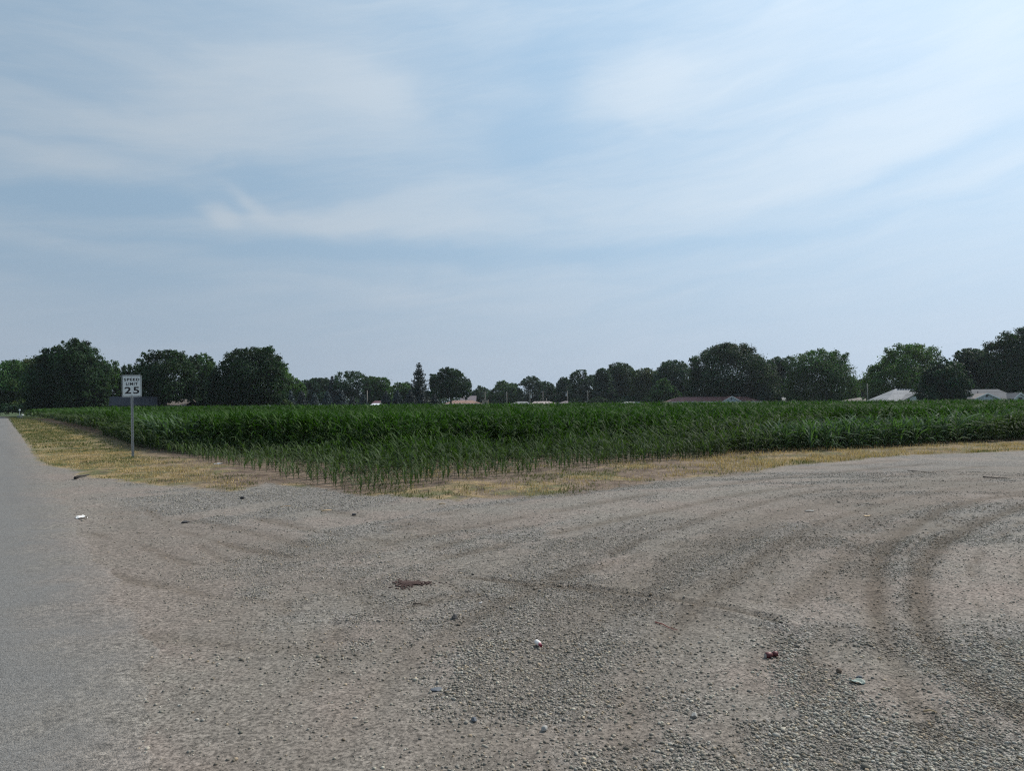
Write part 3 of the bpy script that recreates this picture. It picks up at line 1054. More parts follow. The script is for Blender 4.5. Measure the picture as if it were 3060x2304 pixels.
def build_corn():
    r = np.random.default_rng(13)
    e1 = np.array([1, .60])/np.hypot(1, .60)
    e2 = np.array([-e1[1], e1[0]])

    def spots(row, gap, ymin, ymax):
        a = np.arange(-170, 230, gap)
        b = np.arange(0, 260, row)
        A, B = np.meshgrid(a, b)
        A = A+r.uniform(-.3, .3, A.shape)*gap
        B = B+r.normal(0, .03, B.shape)
        x = (A*e1[0]+B*e2[0]).ravel()
        y = (A*e1[1]+B*e2[1]).ravel()+12
        k = (y > ymin) & (y <= ymax) & (np.abs(x) < .86*y+3)
        x, y = x[k], y[k]
        k = inside(x, y, CORN_POLY)
        return x[k], y[k]

    near = spots(.58, .14, 10, 46)
    mid = spots(.76, .33, 46, 88)
    far = spots(1.05, .62, 88, 240)
    T_near = [corn_template(r, 14, 5, lw=.048, ll=.78) for _ in range(9)]
    T_stunt = [corn_template(r, 10, 6, low=.04, lw=.048, H=.56, ll=1.05, stunted=True) for _ in range(10)]
    T_mid = [corn_template(r, 9, 3, low=.30, lw=.070, stalk=False) for _ in range(8)]
    T_far = [corn_template(r, 8, 2, low=.45, lw=.12, stalk=False) for _ in range(8)]

    def leafcol(x, y, d, n):
        lush = np.array([0.027, 0.058, 0.015])
        lush2 = np.array([0.045, 0.084, 0.020])
        dry = np.array([0.066, 0.088, 0.044])
        k = r.random((n, 1))
        c = lush+(lush2-lush)*k
        s = (1-sstep(d, .25, .95))[:, None]
        c = c*(1-s)+dry*s
        c = c*(0.75+.5*fbm(x, y, .25, 3, 66))[:, None]*r.uniform(.8, 1.2, (n, 1))
        return c

    stalkc = np.array([0.085, 0.105, 0.045])
    # the 300 plants that show largest stand as objects of their own
    x, y = near
    h, d = corn_height(x, y)
    dd = np.minimum(seg_dist(x, y, np.array(CORN_FRONT)), seg_dist(x, y, np.array(CORN_LEFT)))
    drop = r.random(len(x)) < np.where(dd < 1.8, .20, .04)
    x, y, h, d, dd = x[~drop], y[~drop], h[~drop], d[~drop], dd[~drop]
    col = leafcol(x, y, d, len(x))
    vis = h/y*np.where(dd < 1.4, 1.0, .55)*(np.abs(x/y) < .70)
    order = np.argsort(-vis)
    solo = order[:300]
    rest = order[300:]
    protos = []
    for k, ((sv, sf), (lv, lf, lc)) in enumerate(T_stunt):
        ms = np_mesh('stalk', sv, sf, col=np.tile(stalkc, (len(sv), 1)))
        base = np.array([0.080, 0.122, 0.068])*(.8+.04*k)
        ml = np_mesh('leaves', lv, lf, smooth=True, col=base[None]*lc[:, None])
        ms.materials.append(M['corn'])
        ml.materials.append(M['corn'])
        protos.append((ms, ml))
    for n_, i in enumerate(solo):
        ms, ml = protos[n_ % len(protos)]
        root = bpy.data.objects.new('corn_plant', None)
        root.empty_display_size = .1
        root.location = (x[i], y[i], float(lot_z(np.array([x[i]]), np.array([y[i]]))[0])-.01)
        root.rotation_euler = (r.uniform(-.07, .07), r.uniform(-.07, .07), r.random()*6.283)
        s = float(h[i])*r.uniform(.88, 1.12)
        root.scale = (s*1.05, s*1.05, s)
        COL.objects.link(root)
        tag(root, 'young corn plant standing free in the thin front rows of the field', 'corn plant', 'corn plants in the front rows of the field')
        for nm, me in (('stalk', ms), ('leaves', ml)):
            o = bpy.data.objects.new(nm, me)
            o.parent = root
            COL.objects.link(o)

    V, Fc, C = [], [], []
    off = 0

    def place(x, y, h, col, T, wide=1.0, lift=None):
        nonlocal off
        n = len(x)
        pick = r.integers(0, len(T), n)
        zz = lot_z(x, y) if lift is None else np.zeros(n)
        for k, ((sv, sf), (lv, lf, lc)) in enumerate(T):
            m = pick == k
            nn = m.sum()
            if nn == 0:
                continue
            tv = np.concatenate([sv, lv]) if len(sv) else lv
            tf = np.concatenate([sf, lf+len(sv)]) if len(sv) else lf
            shade = np.concatenate([np.full(len(sv), -1.0), lc]) if len(sv) else lc
            th = r.random(nn)*6.283
            c, s = np.cos(th)[:, None], np.sin(th)[:, None]
            hh = h[m][:, None]
            hw = hh*wide*r.uniform(.9, 1.15, (nn, 1))
            lx, ly = r.normal(0, .04, (nn, 1)), r.normal(0, .04, (nn, 1))
            X = (tv[None, :, 0]*c-tv[None, :, 1]*s)*hw+x[m][:, None]+lx*tv[None, :, 2]*hh
            Y = (tv[None, :, 0]*s+tv[None, :, 1]*c)*hw+y[m][:, None]+ly*tv[None, :, 2]*hh
            Z = tv[None, :, 2]*hh+zz[m][:, None]
            V.append(np.stack([X, Y, Z], -1).reshape(-1, 3))
            Fc.append((tf[None]+(np.arange(nn)*len(tv))[:, None, None]+off).reshape(-1, 4))
            cc = np.where(shade[None, :, None] < 0, stalkc[None, None], col[m][:, None, :]*shade[None, :, None])
            C.append(cc.reshape(-1, 3))
            off += nn*len(tv)

    st = rest[h[rest] < 1.05]
    tl = rest[h[rest] >= 1.05]
    place(x[st], y[st], h[st], col[st], T_stunt)
    place(x[tl], y[tl], h[tl], col[tl], T_near)
    x, y = mid
    h, d = corn_height(x, y)
    place(x, y, h, leafcol(x, y, d, len(x)), T_mid, 1.1)
    x, y = far
    h, d = corn_height(x, y)
    place(x, y, h, leafcol(x, y, d, len(x)), T_far, 1.3, lift=0)
    me = np_mesh('corn_field', np.concatenate(V), np.concatenate(Fc), smooth=True, col=np.concatenate(C))
    o = link_mesh('corn_field', me, M['corn'])
    tag(o, 'wide field of dense green corn reaching back to the houses and trees', 'corn', kind='stuff')
    print('corn faces', len(me.polygons))


build_corn()


# ------------------------------------------------------------------ speed limit sign
def rrect(w, h, r, n=6):
    pts = []
    for cx, cy, a0 in ((w/2-r, h/2-r, 0), (-w/2+r, h/2-r, 90), (-w/2+r, -h/2+r, 180), (w/2-r, -h/2+r, 270)):
        for k in range(n+1):
            a = R(a0+90*k/n)
            pts.append((cx+r*math.cos(a), cy+r*math.sin(a)))
    return pts


def text_mesh(name, body, height, width, cx, cz, y, mat_, parent, weight=0.0):
    cu = bpy.data.curves.new(name, 'FONT')
    cu.body = body
    cu.size = 1.0
    cu.space_character = 1.2
    cu.offset = weight
    cu.extrude = 0.002
    cu.align_x = 'LEFT'
    tmp = bpy.data.objects.new(name, cu)
    COL.objects.link(tmp)
    dg = bpy.context.evaluated_depsgraph_get()
    me = bpy.data.meshes.new_from_object(tmp.evaluated_get(dg))
    bpy.data.objects.remove(tmp)
    co = np.zeros(len(me.vertices)*3)
    me.vertices.foreach_get('co', co)
    co = co.reshape(-1, 3)
    lo, hi = co.min(0), co.max(0)
    out = np.zeros_like(co)
    out[:, 0] = (co[:, 0]-(lo[0]+hi[0])/2)/(hi[0]-lo[0])*width+cx
    out[:, 2] = (co[:, 1]-(lo[1]+hi[1])/2)/(hi[1]-lo[1])*height+cz
    out[:, 1] = y+(co[:, 2]-lo[2])/(hi[2]-lo[2]+1e-9)*(-.0015)
    me.vertices.foreach_set('co', out.ravel())
    me.update()
    return link_mesh(name, me, mat_, parent)


def build_sign():
    bx, by = gr(397, 1370)
    z0 = float(lot_z(np.array([bx]), np.array([by]))[0])
    root = empty('speed_limit_sign', (bx, by, z0), R(31))
    root.rotation_euler = (R(0.3), R(-1.1), R(31))
    tag(root, 'white rectangular SPEED LIMIT 25 road sign on a thin galvanised post beside the verge', 'road sign')
    # u-channel post
    mb = MB()
    top = 2.86-z0
    prof = [(-.040, .0), (-.040, -.006), (-.020, -.006), (-.014, .022), (.014, .022), (.020, -.006), (.040, -.006), (.040, .0), (.024, .0), (.017, .028), (-.017, .028), (-.024, .0)]
    mb.prism(prof, 'z', -.3, top)
    post = mb.build('post', M['galv'], root)
    hb = MB()
    for k in range(28):
        hb.box((0, .0205, .15+k*.1), (.011, .004, .011))
    hb.build('bolt_holes', M['dark'], post)
    W, H, zc = .61, .762, (2.14+2.905)/2-z0
    mb = MB()
    mb.prism([(a, b+zc) for a, b in rrect(W, H, .045)], 'y', -.013, -.009)
    panel = mb.build('panel', M['signback'], root)
    mb = MB()
    mb.prism([(a, b+zc) for a, b in rrect(W-.004, H-.004, .043)], 'y', -.0145, -.0125)
    mb.build('face', M['signwhite'], panel)
    mb = MB()
    o = [(a, b+zc) for a, b in rrect(W-.030, H-.030, .034)]
    i = [(a, b+zc) for a, b in rrect(W-.062, H-.062, .022)]
    n = len(o)
    vs = [(a, -.0160, b) for a, b in o]+[(a, -.0160, b) for a, b in i]
    fs = [(k, (k+1) % n, n+(k+1) % n, n+k) for k in range(n)]
    mb.add(vs, fs)
    mb.build('border', M['black'], panel)
    text_mesh('lettering', 'SPEED', .098, .475, .003, zc+.225, -.0150, M['black'], panel, .034)
    text_mesh('lettering', 'LIMIT', .098, .365, .003, zc+.075, -.0150, M['black'], panel, .034)
    text_mesh('numerals', '25', .245, .455, .0, zc-.150, -.0150, M['black'], panel, .022)
    for dz in (.300, -.318):
        b = MB()
        b.tube([(0, -.012, zc+dz), (0, -.024, zc+dz)], [.010, .010], 6)
        b.build('bolt', M['rust'], panel)


build_sign()


# ------------------------------------------------------------------ trees
def leaf_cards(cent, nrm, size, r, flat=0.6):
    """a quad at each centre, facing roughly along nrm"""
    n = len(cent)
    d = nrm + r.normal(0, flat, (n, 3))
    d /= np.linalg.norm(d, axis=1)[:, None]+1e-9
    a = np.cross(d, r.normal(size=(n, 3)))
    a /= np.linalg.norm(a, axis=1)[:, None]+1e-9
    b = np.cross(d, a)
    s = size[:, None]
    asp = r.uniform(.55, 1.0, (n, 1))
    P = np.stack([cent-a*s*.5, cent+b*s*.5*asp, cent+a*s*.5, cent-b*s*.5*asp], 1)
    return P.reshape(-1, 3), np.arange(n*4).reshape(n, 4)


def limb_tubes(mb, base, tips, r0, r, zfork):
    bx, by, bz = base
    mb.tube([(bx, by, -.3), (bx+.05, by, zfork*.5), (bx+.1, by+.05, zfork)], [r0*1.25, r0, r0*.82], 8)
    for (tx, ty, tz) in tips:
        mx = bx+(tx-bx)*.45+r.uniform(-.4, .4)
        my = by+(ty-by)*.45+r.uniform(-.4, .4)
        mz = zfork+(tz-zfork)*.55
        rr = r0*r.uniform(.30, .5)
        mb.tube([(bx+.1, by+.05, zfork-.4), (mx, my, mz), (tx, ty, tz)], [rr*1.2, rr*.75, rr*.25], 6)


TREE_SEED = [100]


def tree(label, prof, vbot, dist, col, loose=0.0, dens=1.0, name='broadleaf_tree', cat='tree', group='trees beyond the corn field', var=.22, trunk=True, sparse_low=False):
    TREE_SEED[0] += 1
    r = np.random.default_rng(TREE_SEED[0])
    s = dist/F
    us = [p[0] for p in prof]
    uc = (min(us)+max(us))/2
    X0 = (uc-U0)*s
    poly = [((u-U0)*s-X0, EYE+(hor(u)-v)*s) for u, v in prof]
    zb = max(.3, EYE+(hor(uc)-vbot)*s)
    poly = [(a, max(b, zb)) for a, b in poly]
    xs = [a for a, b in poly]
    zs = [b for a, b in poly]
    full = poly+[(poly[-1][0]*.85, zb), (poly[0][0]*.85, zb)]
    W = max(xs)-min(xs)
    H = max(zs)
    root = empty(name, (X0, dist, 0))
    tag(root, label, cat, group)
    # lobes
    lobes = []
    rmin, rmax = max(.45, W*.045), W*.19
    ntry = 900
    px = r.uniform(min(xs), max(xs), ntry)
    pz = r.uniform(zb, H, ntry)
    ok = inside(px, pz, full)
    px, pz = px[ok], pz[ok]
    dd = seg_dist(px, pz, full, True)
    order = np.argsort(-dd + r.uniform(0, 1.0, len(dd)))
    for i in order:
        rr = float(np.clip(dd[i]*.95, rmin*.8, rmax))*r.uniform(.75, 1.0)
        if any((px[i]-l[0])**2+(pz[i]-l[2])**2 < (.50*(rr+l[3])*.92)**2 for l in lobes):
            continue
        T = min(dd[i]*1.4+.4, W*.42)
        lobes.append((px[i], r.uniform(-T, T)*.9, pz[i], rr))
        if len(lobes) > 62:
            break
    # small lobes that draw the outline
    step = max(rmin*1.25, .7)
    for (a, b), (c, d) in zip(poly[:-1], poly[1:]):
        L = math.hypot(c-a, d-b)
        for k in range(max(1, int(L/step))):
            t = (k+r.random())/max(1, int(L/step))
            x, z = a+(c-a)*t, b+(d-b)*t
            nx, nz = (d-b)/(L+1e-9), -(c-a)/(L+1e-9)      # inward is to the right of travel
            rr = rmin*r.uniform(.40, 1.15)
            lobes.append((x+nx*rr*r.uniform(.7, 1.1), r.uniform(-.28, .28)*W*.5, z+nz*rr*r.uniform(.6, 1.1), rr))
    # fill lobes behind and in front for depth
    base_l = [l for l in lobes if l[3] > rmin*1.2]
    for l in base_l:
        for sgn in (-1, 1):
            if r.random() < .75:
                lobes.append((l[0]+r.normal(0, .3)*l[3], sgn*W*.22*r.uniform(.4, 1.3), l[2]-r.uniform(0, .3)*l[3], l[3]*r.uniform(.55, .85)))
        for k in range(max(1, int(L/(step*1.3)))):
            if r.random() < .55:
                t = r.random()
                nx, nz = (d-b)/(L+1e-9), -(c-a)/(L+1e-9)
                o_ = r.uniform(.1, .95)*rmin
                rr = rmin*r.uniform(.22, .45)
                lobes.append((a+(c-a)*t-nx*o_, r.uniform(-.2, .2)*W*.5, b+(d-b)*t-nz*o_, rr))
    if loose:
        lobes = [l for l in lobes if r.random() > loose*.55]
    ls0 = .20+.00105*dist
    V, Fc, C = [], [], []
    off = 0
    base = np.array(col)
    for (lx, ly, lz, lr) in lobes:
        n = int(dens*(1-.35*loose)*4*math.pi*lr*lr*1.15/(ls0*ls0*.55))+6
        n = min(n, 1300)
        d = r.normal(size=(n, 3))
        d /= np.linalg.norm(d, axis=1)[:, None]
        rad = lr*(1.0+.27*r.normal(size=n)-.12*r.random(n))
        cent = np.array([lx, ly, lz])+d*rad[:, None]*np.array([1.08, 1.05, .86])
        # clumps: drop leaves where a lobe-local noise is low
        cn = vnoise(cent[:, 0]*1.2+cent[:, 1]*.7, cent[:, 2]*1.3+cent[:, 1]*.9, 1.0, int(lx*10) % 7)
        k = cn > (.12+.24*loose)
        cent, d = cent[k], d[k]
        k = cent[:, 2] > .2
        cent, d = cent[k], d[k]
        if len(cent) == 0:
            continue
        v, f = leaf_cards(cent, d*.8+np.array([0, 0, .35]), ls0*r.uniform(.6, 1.35, len(cent)), r)
        V.append(v)
        Fc.append(f+off)
        off += len(v)
        lc = base*(1+r.normal(0, var))*np.array([1+r.normal(0, .10), 1, 1+r.normal(0, .08)])
        c = lc[None]*(1+var*r.normal(size=(len(cent), 1)))
        C.append(np.repeat(np.clip(c, .006, 1), 4, axis=0))
    me = np_mesh('crown', np.concatenate(V), np.concatenate(Fc), col=np.concatenate(C))
    link_mesh('crown', me, M['foliage'], root)
    if trunk:
        mb = MB()
        big = sorted([l for l in lobes if l[3] > rmin], key=lambda l: -l[2])
        tips = [l[:3] for l in big[::max(1, len(big)//9)]][:9]
        limb_tubes(mb, (0, 0, 0), tips, max(.16, H*.022), r, max(1.6, zb*.6+H*.14))
        mb.build('trunk', M['bark'], root, smooth=True)
    return root


DK = (0.019, 0.042, 0.017)      # dark maple green
MG = (0.036, 0.076, 0.020)      # mid green
LG = (0.056, 0.108, 0.024)      # light green
OL = (0.043, 0.064, 0.022)      # olive
BL = (0.023, 0.047, 0.027)      # bluish green
PU = (0.038, 0.024, 0.028)      # purple leaf

tree('light green broad tree cut by the left edge of the photo, behind the road end', [(-130, 1200), (-110, 1120), (-60, 1086), (0, 1083), (36, 1079), (62, 1078), (85, 1095), (100, 1150), (98, 1210)], 1238, 168, MG)
tree('olive green tree squeezed between leftmost and tallest trees', [(40, 1215), (48, 1120), (70, 1074), (97, 1068), (125, 1063), (148, 1100), (155, 1160), (150, 1215)], 1236, 174, OL)
tree('tallest tree on the left, dark, with a high rounded peak left of the sign', [(92, 1215), (100, 1110), (118, 1066), (136, 1043), (167, 1040), (186, 1037), (190, 1021), (217, 1014), (233, 1012), (264, 1023), (285, 1046), (296, 1066), (310, 1110), (312, 1160), (300, 1215)], 1235, 152, DK, dens=1.35)
tree('mid green tree with a small pointed spire just left of the sign', [(262, 1215), (272, 1110), (290, 1078), (316, 1077), (328, 1092), (339, 1075), (350, 1092), (358, 1112), (366, 1150), (366, 1215)], 1228, 162, MG, loose=.15)
tree('thin-topped tree right behind the top of the speed limit sign', [(350, 1215), (362, 1118), (373, 1090), (395, 1086), (414, 1068), (430, 1074), (442, 1110), (445, 1205)], 1225, 166, DK, loose=.35)
tree('broad flat-topped dark tree right of the speed limit sign', [(412, 1205), (424, 1090), (434, 1054), (452, 1047), (477, 1043), (508, 1045), (535, 1047), (552, 1060), (568, 1085), (575, 1130), (565, 1200)], 1205, 150, DK, loose=.1)
tree('narrow dark tree wedged right of the flat-topped tree', [(545, 1195), (553, 1090), (565, 1066), (585, 1058), (597, 1072), (606, 1110), (610, 1195)], 1215, 168, DK, loose=.2)
tree('slender pointed tree with light green lower leaves beside the great dark oak', [(588, 1195), (592, 1085), (600, 1058), (608, 1050), (621, 1063), (637, 1076), (646, 1100), (656, 1150), (658, 1200)], 1218, 178, MG)
tree('great dark round oak, the widest tree on the left side', [(622, 1205), (632, 1120), (655, 1084), (680, 1074), (683, 1056), (696, 1045), (730, 1040), (750, 1034), (775, 1038), (802, 1033), (822, 1045), (831, 1063), (845, 1085), (852, 1130), (846, 1180), (825, 1205)], 1214, 155, DK, dens=1.1)
tree('yellowish green tree on the right flank of the great dark oak', [(815, 1205), (826, 1110), (840, 1088), (856, 1090), (863, 1112), (877, 1125), (895, 1136), (908, 1155), (906, 1195)], 1208, 207, LG)
tree('low round dark tree behind the row of blue spruces', [(872, 1205), (885, 1150), (908, 1137), (944, 1129), (976, 1129), (992, 1145), (1000, 1175), (996, 1205)], 1207, 262, BL)
tree('wide domed tree with pale forked branches behind the spruces', [(990, 1200), (996, 1145), (1001, 1125), (1012, 1112), (1035, 1110), (1066, 1108), (1084, 1114), (1102, 1130), (1112, 1160), (1105, 1195)], 1192, 250, BL, loose=.35)
tree('green rounded tree right of the domed tree, left of the gap of sky', [(1078, 1205), (1088, 1140), (1103, 1124), (1134, 1127), (1155, 1129), (1166, 1143), (1170, 1165), (1164, 1205)], 1206, 256, MG)
tree('small light tree behind the left side of the tall pine', [(1168, 1205), (1171, 1155), (1182, 1144), (1202, 1143), (1218, 1141), (1236, 1160), (1236, 1205)], 1205, 275, MG)
tree('round dark tree with visible trunks right of the tall pine', [(1290, 1195), (1283, 1155), (1285, 1120), (1300, 1117), (1312, 1112), (1316, 1102), (1340, 1097), (1365, 1102), (1381, 1113), (1390, 1127), (1405, 1133), (1410, 1150), (1406, 1172), (1388, 1190)], 1190, 250, DK, loose=.12)
tree('low dark bushy tree between the tall pine and the round tree', [(1250, 1208), (1256, 1178), (1275, 1168), (1300, 1170), (1318, 1208)], 1210, 262, BL, trunk=False)
tree('hazy distant low tree in the dip behind the brown roof', [(1398, 1210), (1404, 1174), (1420, 1165), (1432, 1152), (1455, 1161), (1472, 1175), (1476, 1210)], 1211, 372, BL)
tree('green tree left of the first bare utility pole in the middle', [(1452, 1210), (1460, 1170), (1478, 1159), (1484, 1142), (1505, 1136), (1521, 1145), (1543, 1146), (1553, 1165), (1553, 1210)], 1211, 345, MG)
tree('loose airy tree with two tufts behind the transformer pole', [(1542, 1210), (1546, 1150), (1561, 1135), (1579, 1123), (1597, 1123), (1613, 1132), (1626, 1155), (1622, 1210)], 1210, 335, BL, loose=.45)
tree('low dark tree right of the airy tuft tree', [(1600, 1210), (1610, 1148), (1629, 1138), (1652, 1147), (1664, 1162), (1668, 1210)], 1210, 340, DK)
tree('compact rounded dark tree at the right end of the long pale roof', [(1660, 1208), (1663, 1146), (1677, 1127), (1695, 1127), (1712, 1148), (1720, 1208)], 1210, 322, BL, dens=1.1)
tree('tall loose tree with sky showing through, right of the pale roof', [(1698, 1208), (1702, 1120), (1724, 1105), (1749, 1105), (1756, 1122), (1776, 1118), (1786, 1150), (1784, 1208)], 1208, 312, DK, loose=.3)
tree('dark tree with a knobbly head, centre right of the tree line', [(1768, 1208), (1776, 1125), (1783, 1107), (1799, 1099), (1817, 1105), (1832, 1135), (1845, 1208)], 1208, 300, BL)
tree('tree with a wide spiky cap, highest of the centre right group', [(1806, 1206), (1815, 1115), (1821, 1089), (1844, 1082), (1871, 1084), (1889, 1095), (1902, 1125), (1908, 1206)], 1206, 310, DK, loose=.1)
tree('olive tree between the spiky-capped tree and the maroon roofed house', [(1880, 1206), (1890, 1112), (1912, 1102), (1934, 1098), (1960, 1110), (1978, 1206)], 1207, 292, OL)
tree('airy tall tree behind the left end of the maroon roof', [(1945, 1204), (1956, 1120), (1968, 1096), (1979, 1083), (2002, 1076), (2025, 1076), (2048, 1083), (2067, 1100), (2080, 1140), (2078, 1200)], 1204, 266, BL, loose=.25)
tree('small rounded pale tree in front of the airy tall tree', [(1938, 1206), (1944, 1165), (1965, 1140), (1985, 1128), (2010, 1150), (2030, 1175), (2036, 1206)], 1208, 256, MG)
tree('huge dark spreading tree behind the maroon roofed house', [(2052, 1195), (2058, 1150), (2068, 1110), (2067, 1073), (2094, 1056), (2116, 1045), (2132, 1034), (2170, 1026), (2205, 1026), (2230, 1033), (2259, 1040), (2273, 1059), (2290, 1066), (2305, 1085), (2316, 1120), (2322, 1160), (2316, 1198)], 1198, 246, DK, dens=1.5)
tree('drooping grey green bush at the right end of the maroon roof', [(2246, 1204), (2252, 1160), (2272, 1138), (2300, 1140), (2322, 1165), (2332, 1204)], 1206, 238, BL, trunk=False)
tree('dark tree between the huge spreading tree and the sunlit three-crowned tree', [(2288, 1204), (2298, 1075), (2327, 1064), (2350, 1070), (2366, 1110), (2368, 1204)], 1204, 264, DK)
tree('sunlit tree of three light green crowns with sky gaps', [(2350, 1200), (2352, 1110), (2354, 1072), (2380, 1050), (2400, 1056), (2414, 1050), (2441, 1042), (2471, 1041), (2482, 1055), (2506, 1045), (2525, 1059), (2541, 1080), (2546, 1097), (2534, 1112), (2548, 1140), (2542, 1200)], 1202, 234, MG, loose=.3)
tree('small yellow green tree at the foot of the three-crowned tree', [(2528, 1202), (2538, 1128), (2552, 1124), (2564, 1150), (2566, 1202)], 1204, 242, LG)
tree('distant grey tree behind the utility pole by the big white gable', [(2552, 1200), (2560, 1140), (2575, 1131), (2595, 1128), (2612, 1150), (2614, 1200)], 1204, 345, BL)
tree('purple leaved small tree above the grey hip roof', [(2542, 1200), (2548, 1168), (2566, 1160), (2588, 1170), (2594, 1200)], 1204, 300, PU)
tree('big bright green tree behind the large grey roof', [(2588, 1198), (2590, 1130), (2600, 1094), (2637, 1078), (2658, 1065), (2660, 1041), (2674, 1028), (2725, 1029), (2764, 1028), (2785, 1041), (2798, 1062), (2810, 1100), (2812, 1195)], 1198, 206, LG)
tree('dark tree standing in front of the right end of the large grey roof', [(2748, 1196), (2738, 1160), (2756, 1140), (2758, 1108), (2780, 1100), (2786, 1080), (2806, 1084), (2817, 1064), (2830, 1080), (2846, 1074), (2856, 1098), (2874, 1104), (2878, 1130), (2896, 1142), (2898, 1170), (2882, 1180), (2870, 1197)], 1203, 156, BL, loose=.12)
tree('dark tree left behind the slate roof with two gables', [(2836, 1192), (2842, 1080), (2851, 1059), (2872, 1044), (2904, 1038), (2933, 1046), (2950, 1080), (2952, 1190)], 1192, 208, BL)
tree('narrow tree between the slate-roof tree and the rightmost tree', [(2915, 1192), (2926, 1062), (2949, 1036), (2966, 1056), (2984, 1110), (2984, 1192)], 1194, 214, BL)
tree('tallest tree on the right, cut by the right edge of the photo', [(2928, 1192), (2940, 1090), (2952, 1050), (2962, 1022), (2989, 1012), (2997, 986), (3012, 1002), (3023, 993), (3041, 996), (3060, 972), (3100, 960), (3140, 1000), (3160, 1100), (3150, 1192)], 1192, 196, DK)

# shrubs and undergrowth that close the view under the crowns
for lab, u, v, w, d_, c_ in (
        ('dark rounded shrub at the road end, nearest the left edge', 18, 1208, 60, 160, DK), ('very low dark shrub between the car and the pale post', 40, 1214, 60, 156, BL), ('wide dark shrub behind the parked car at the road end', -60, 1200, 120, 172, DK), ('dark bushy shrub just left of the pale post', 62, 1196, 70, 163, OL),
 ('dark shrub behind the pale post at the road end', 92, 1200, 80, 158, BL),
        ('shadowy shrub under the tallest left tree', 160, 1192, 90, 156, DK), ('tangled dark shrub left of the long dark shed', 232, 1188, 90, 158, OL),
        ('olive shrub touching the left end of the long dark shed', 300, 1185, 80, 160, DK), ('low dark shrub right of the small tan house', 622, 1190, 90, 158, BL),
        ('black-green shrub under the great dark oak', 700, 1182, 120, 162, DK), ('low shrub beside the tilted-roof shed under the oak', 842, 1190, 60, 168, OL),
        ('wide low shrub under the knobbly-headed tree', 1790, 1186, 80, 285, DK), ('wide low shrub under the spiky-capped tree', 1870, 1184, 90, 285, BL),
        ('dark hedge-like shrub under the olive tree', 1936, 1188, 60, 275, DK), ('low shrub right of the middle pale roof', 1722, 1190, 60, 298, DK),
        ('dark shrub between the maroon roofed house and the grey roof', 2385, 1180, 90, 248, DK), ('dark shrub left of the grey hip roof', 2470, 1180, 110, 246, BL),
        ('shrub at the left foot of the large grey roof', 2618, 1178, 50, 205, DK), ('shrub right of the white gable at the right edge', 3045, 1172, 60, 178, BL)):
    tree(lab, [(u-w/2, 1212), (u-w*.42, v+14), (u-w*.2, v+2), (u, v), (u+w*.2, v+4), (u+w*.42, v+13), (u+w/2, 1212)], 1216, d_, c_, name='shrub', cat='shrub', group='shrubs under the trees', trunk=False)


def build_wood():
    r = np.random.default_rng(77)
    V, Fc, C = [], [], []
    off = 0
    x = -330.0
    while x < 330:
        w = r.uniform(5, 11)
        h = r.uniform(6.0, 9.5)
        y = 395+r.uniform(-12, 12)-.12*abs(x)
        n = 900
        d = r.normal(size=(n, 3))
        d /= np.linalg.norm(d, axis=1)[:, None]
        cent = np.array([x, y, h*.45])+d*np.array([w*.65, 3.5, h*.55])*(1+.15*r.normal(size=(n, 1)))
        k = cent[:, 2] > 0
        cent, d = cent[k], d[k]
        v, f = leaf_cards(cent, d, r.uniform(.6, 1.2, len(cent)), r)
        V.append(v)
        Fc.append(f+off)
        off += len(v)
        c = np.array(DK)*(1+r.normal(0, .2))*(1+.2*r.normal(size=(len(cent), 1)))
        C.append(np.repeat(np.clip(c, .006, 1), 4, axis=0))
        x += w*.8
    me = np_mesh('distant_wood', np.concatenate(V), np.concatenate(Fc), col=np.concatenate(C))
    o = link_mesh('distant_wood', me, M['foliage'])
    tag(o, 'low dark distant belt of woodland far behind the houses', 'wood', kind='stuff')


build_wood()


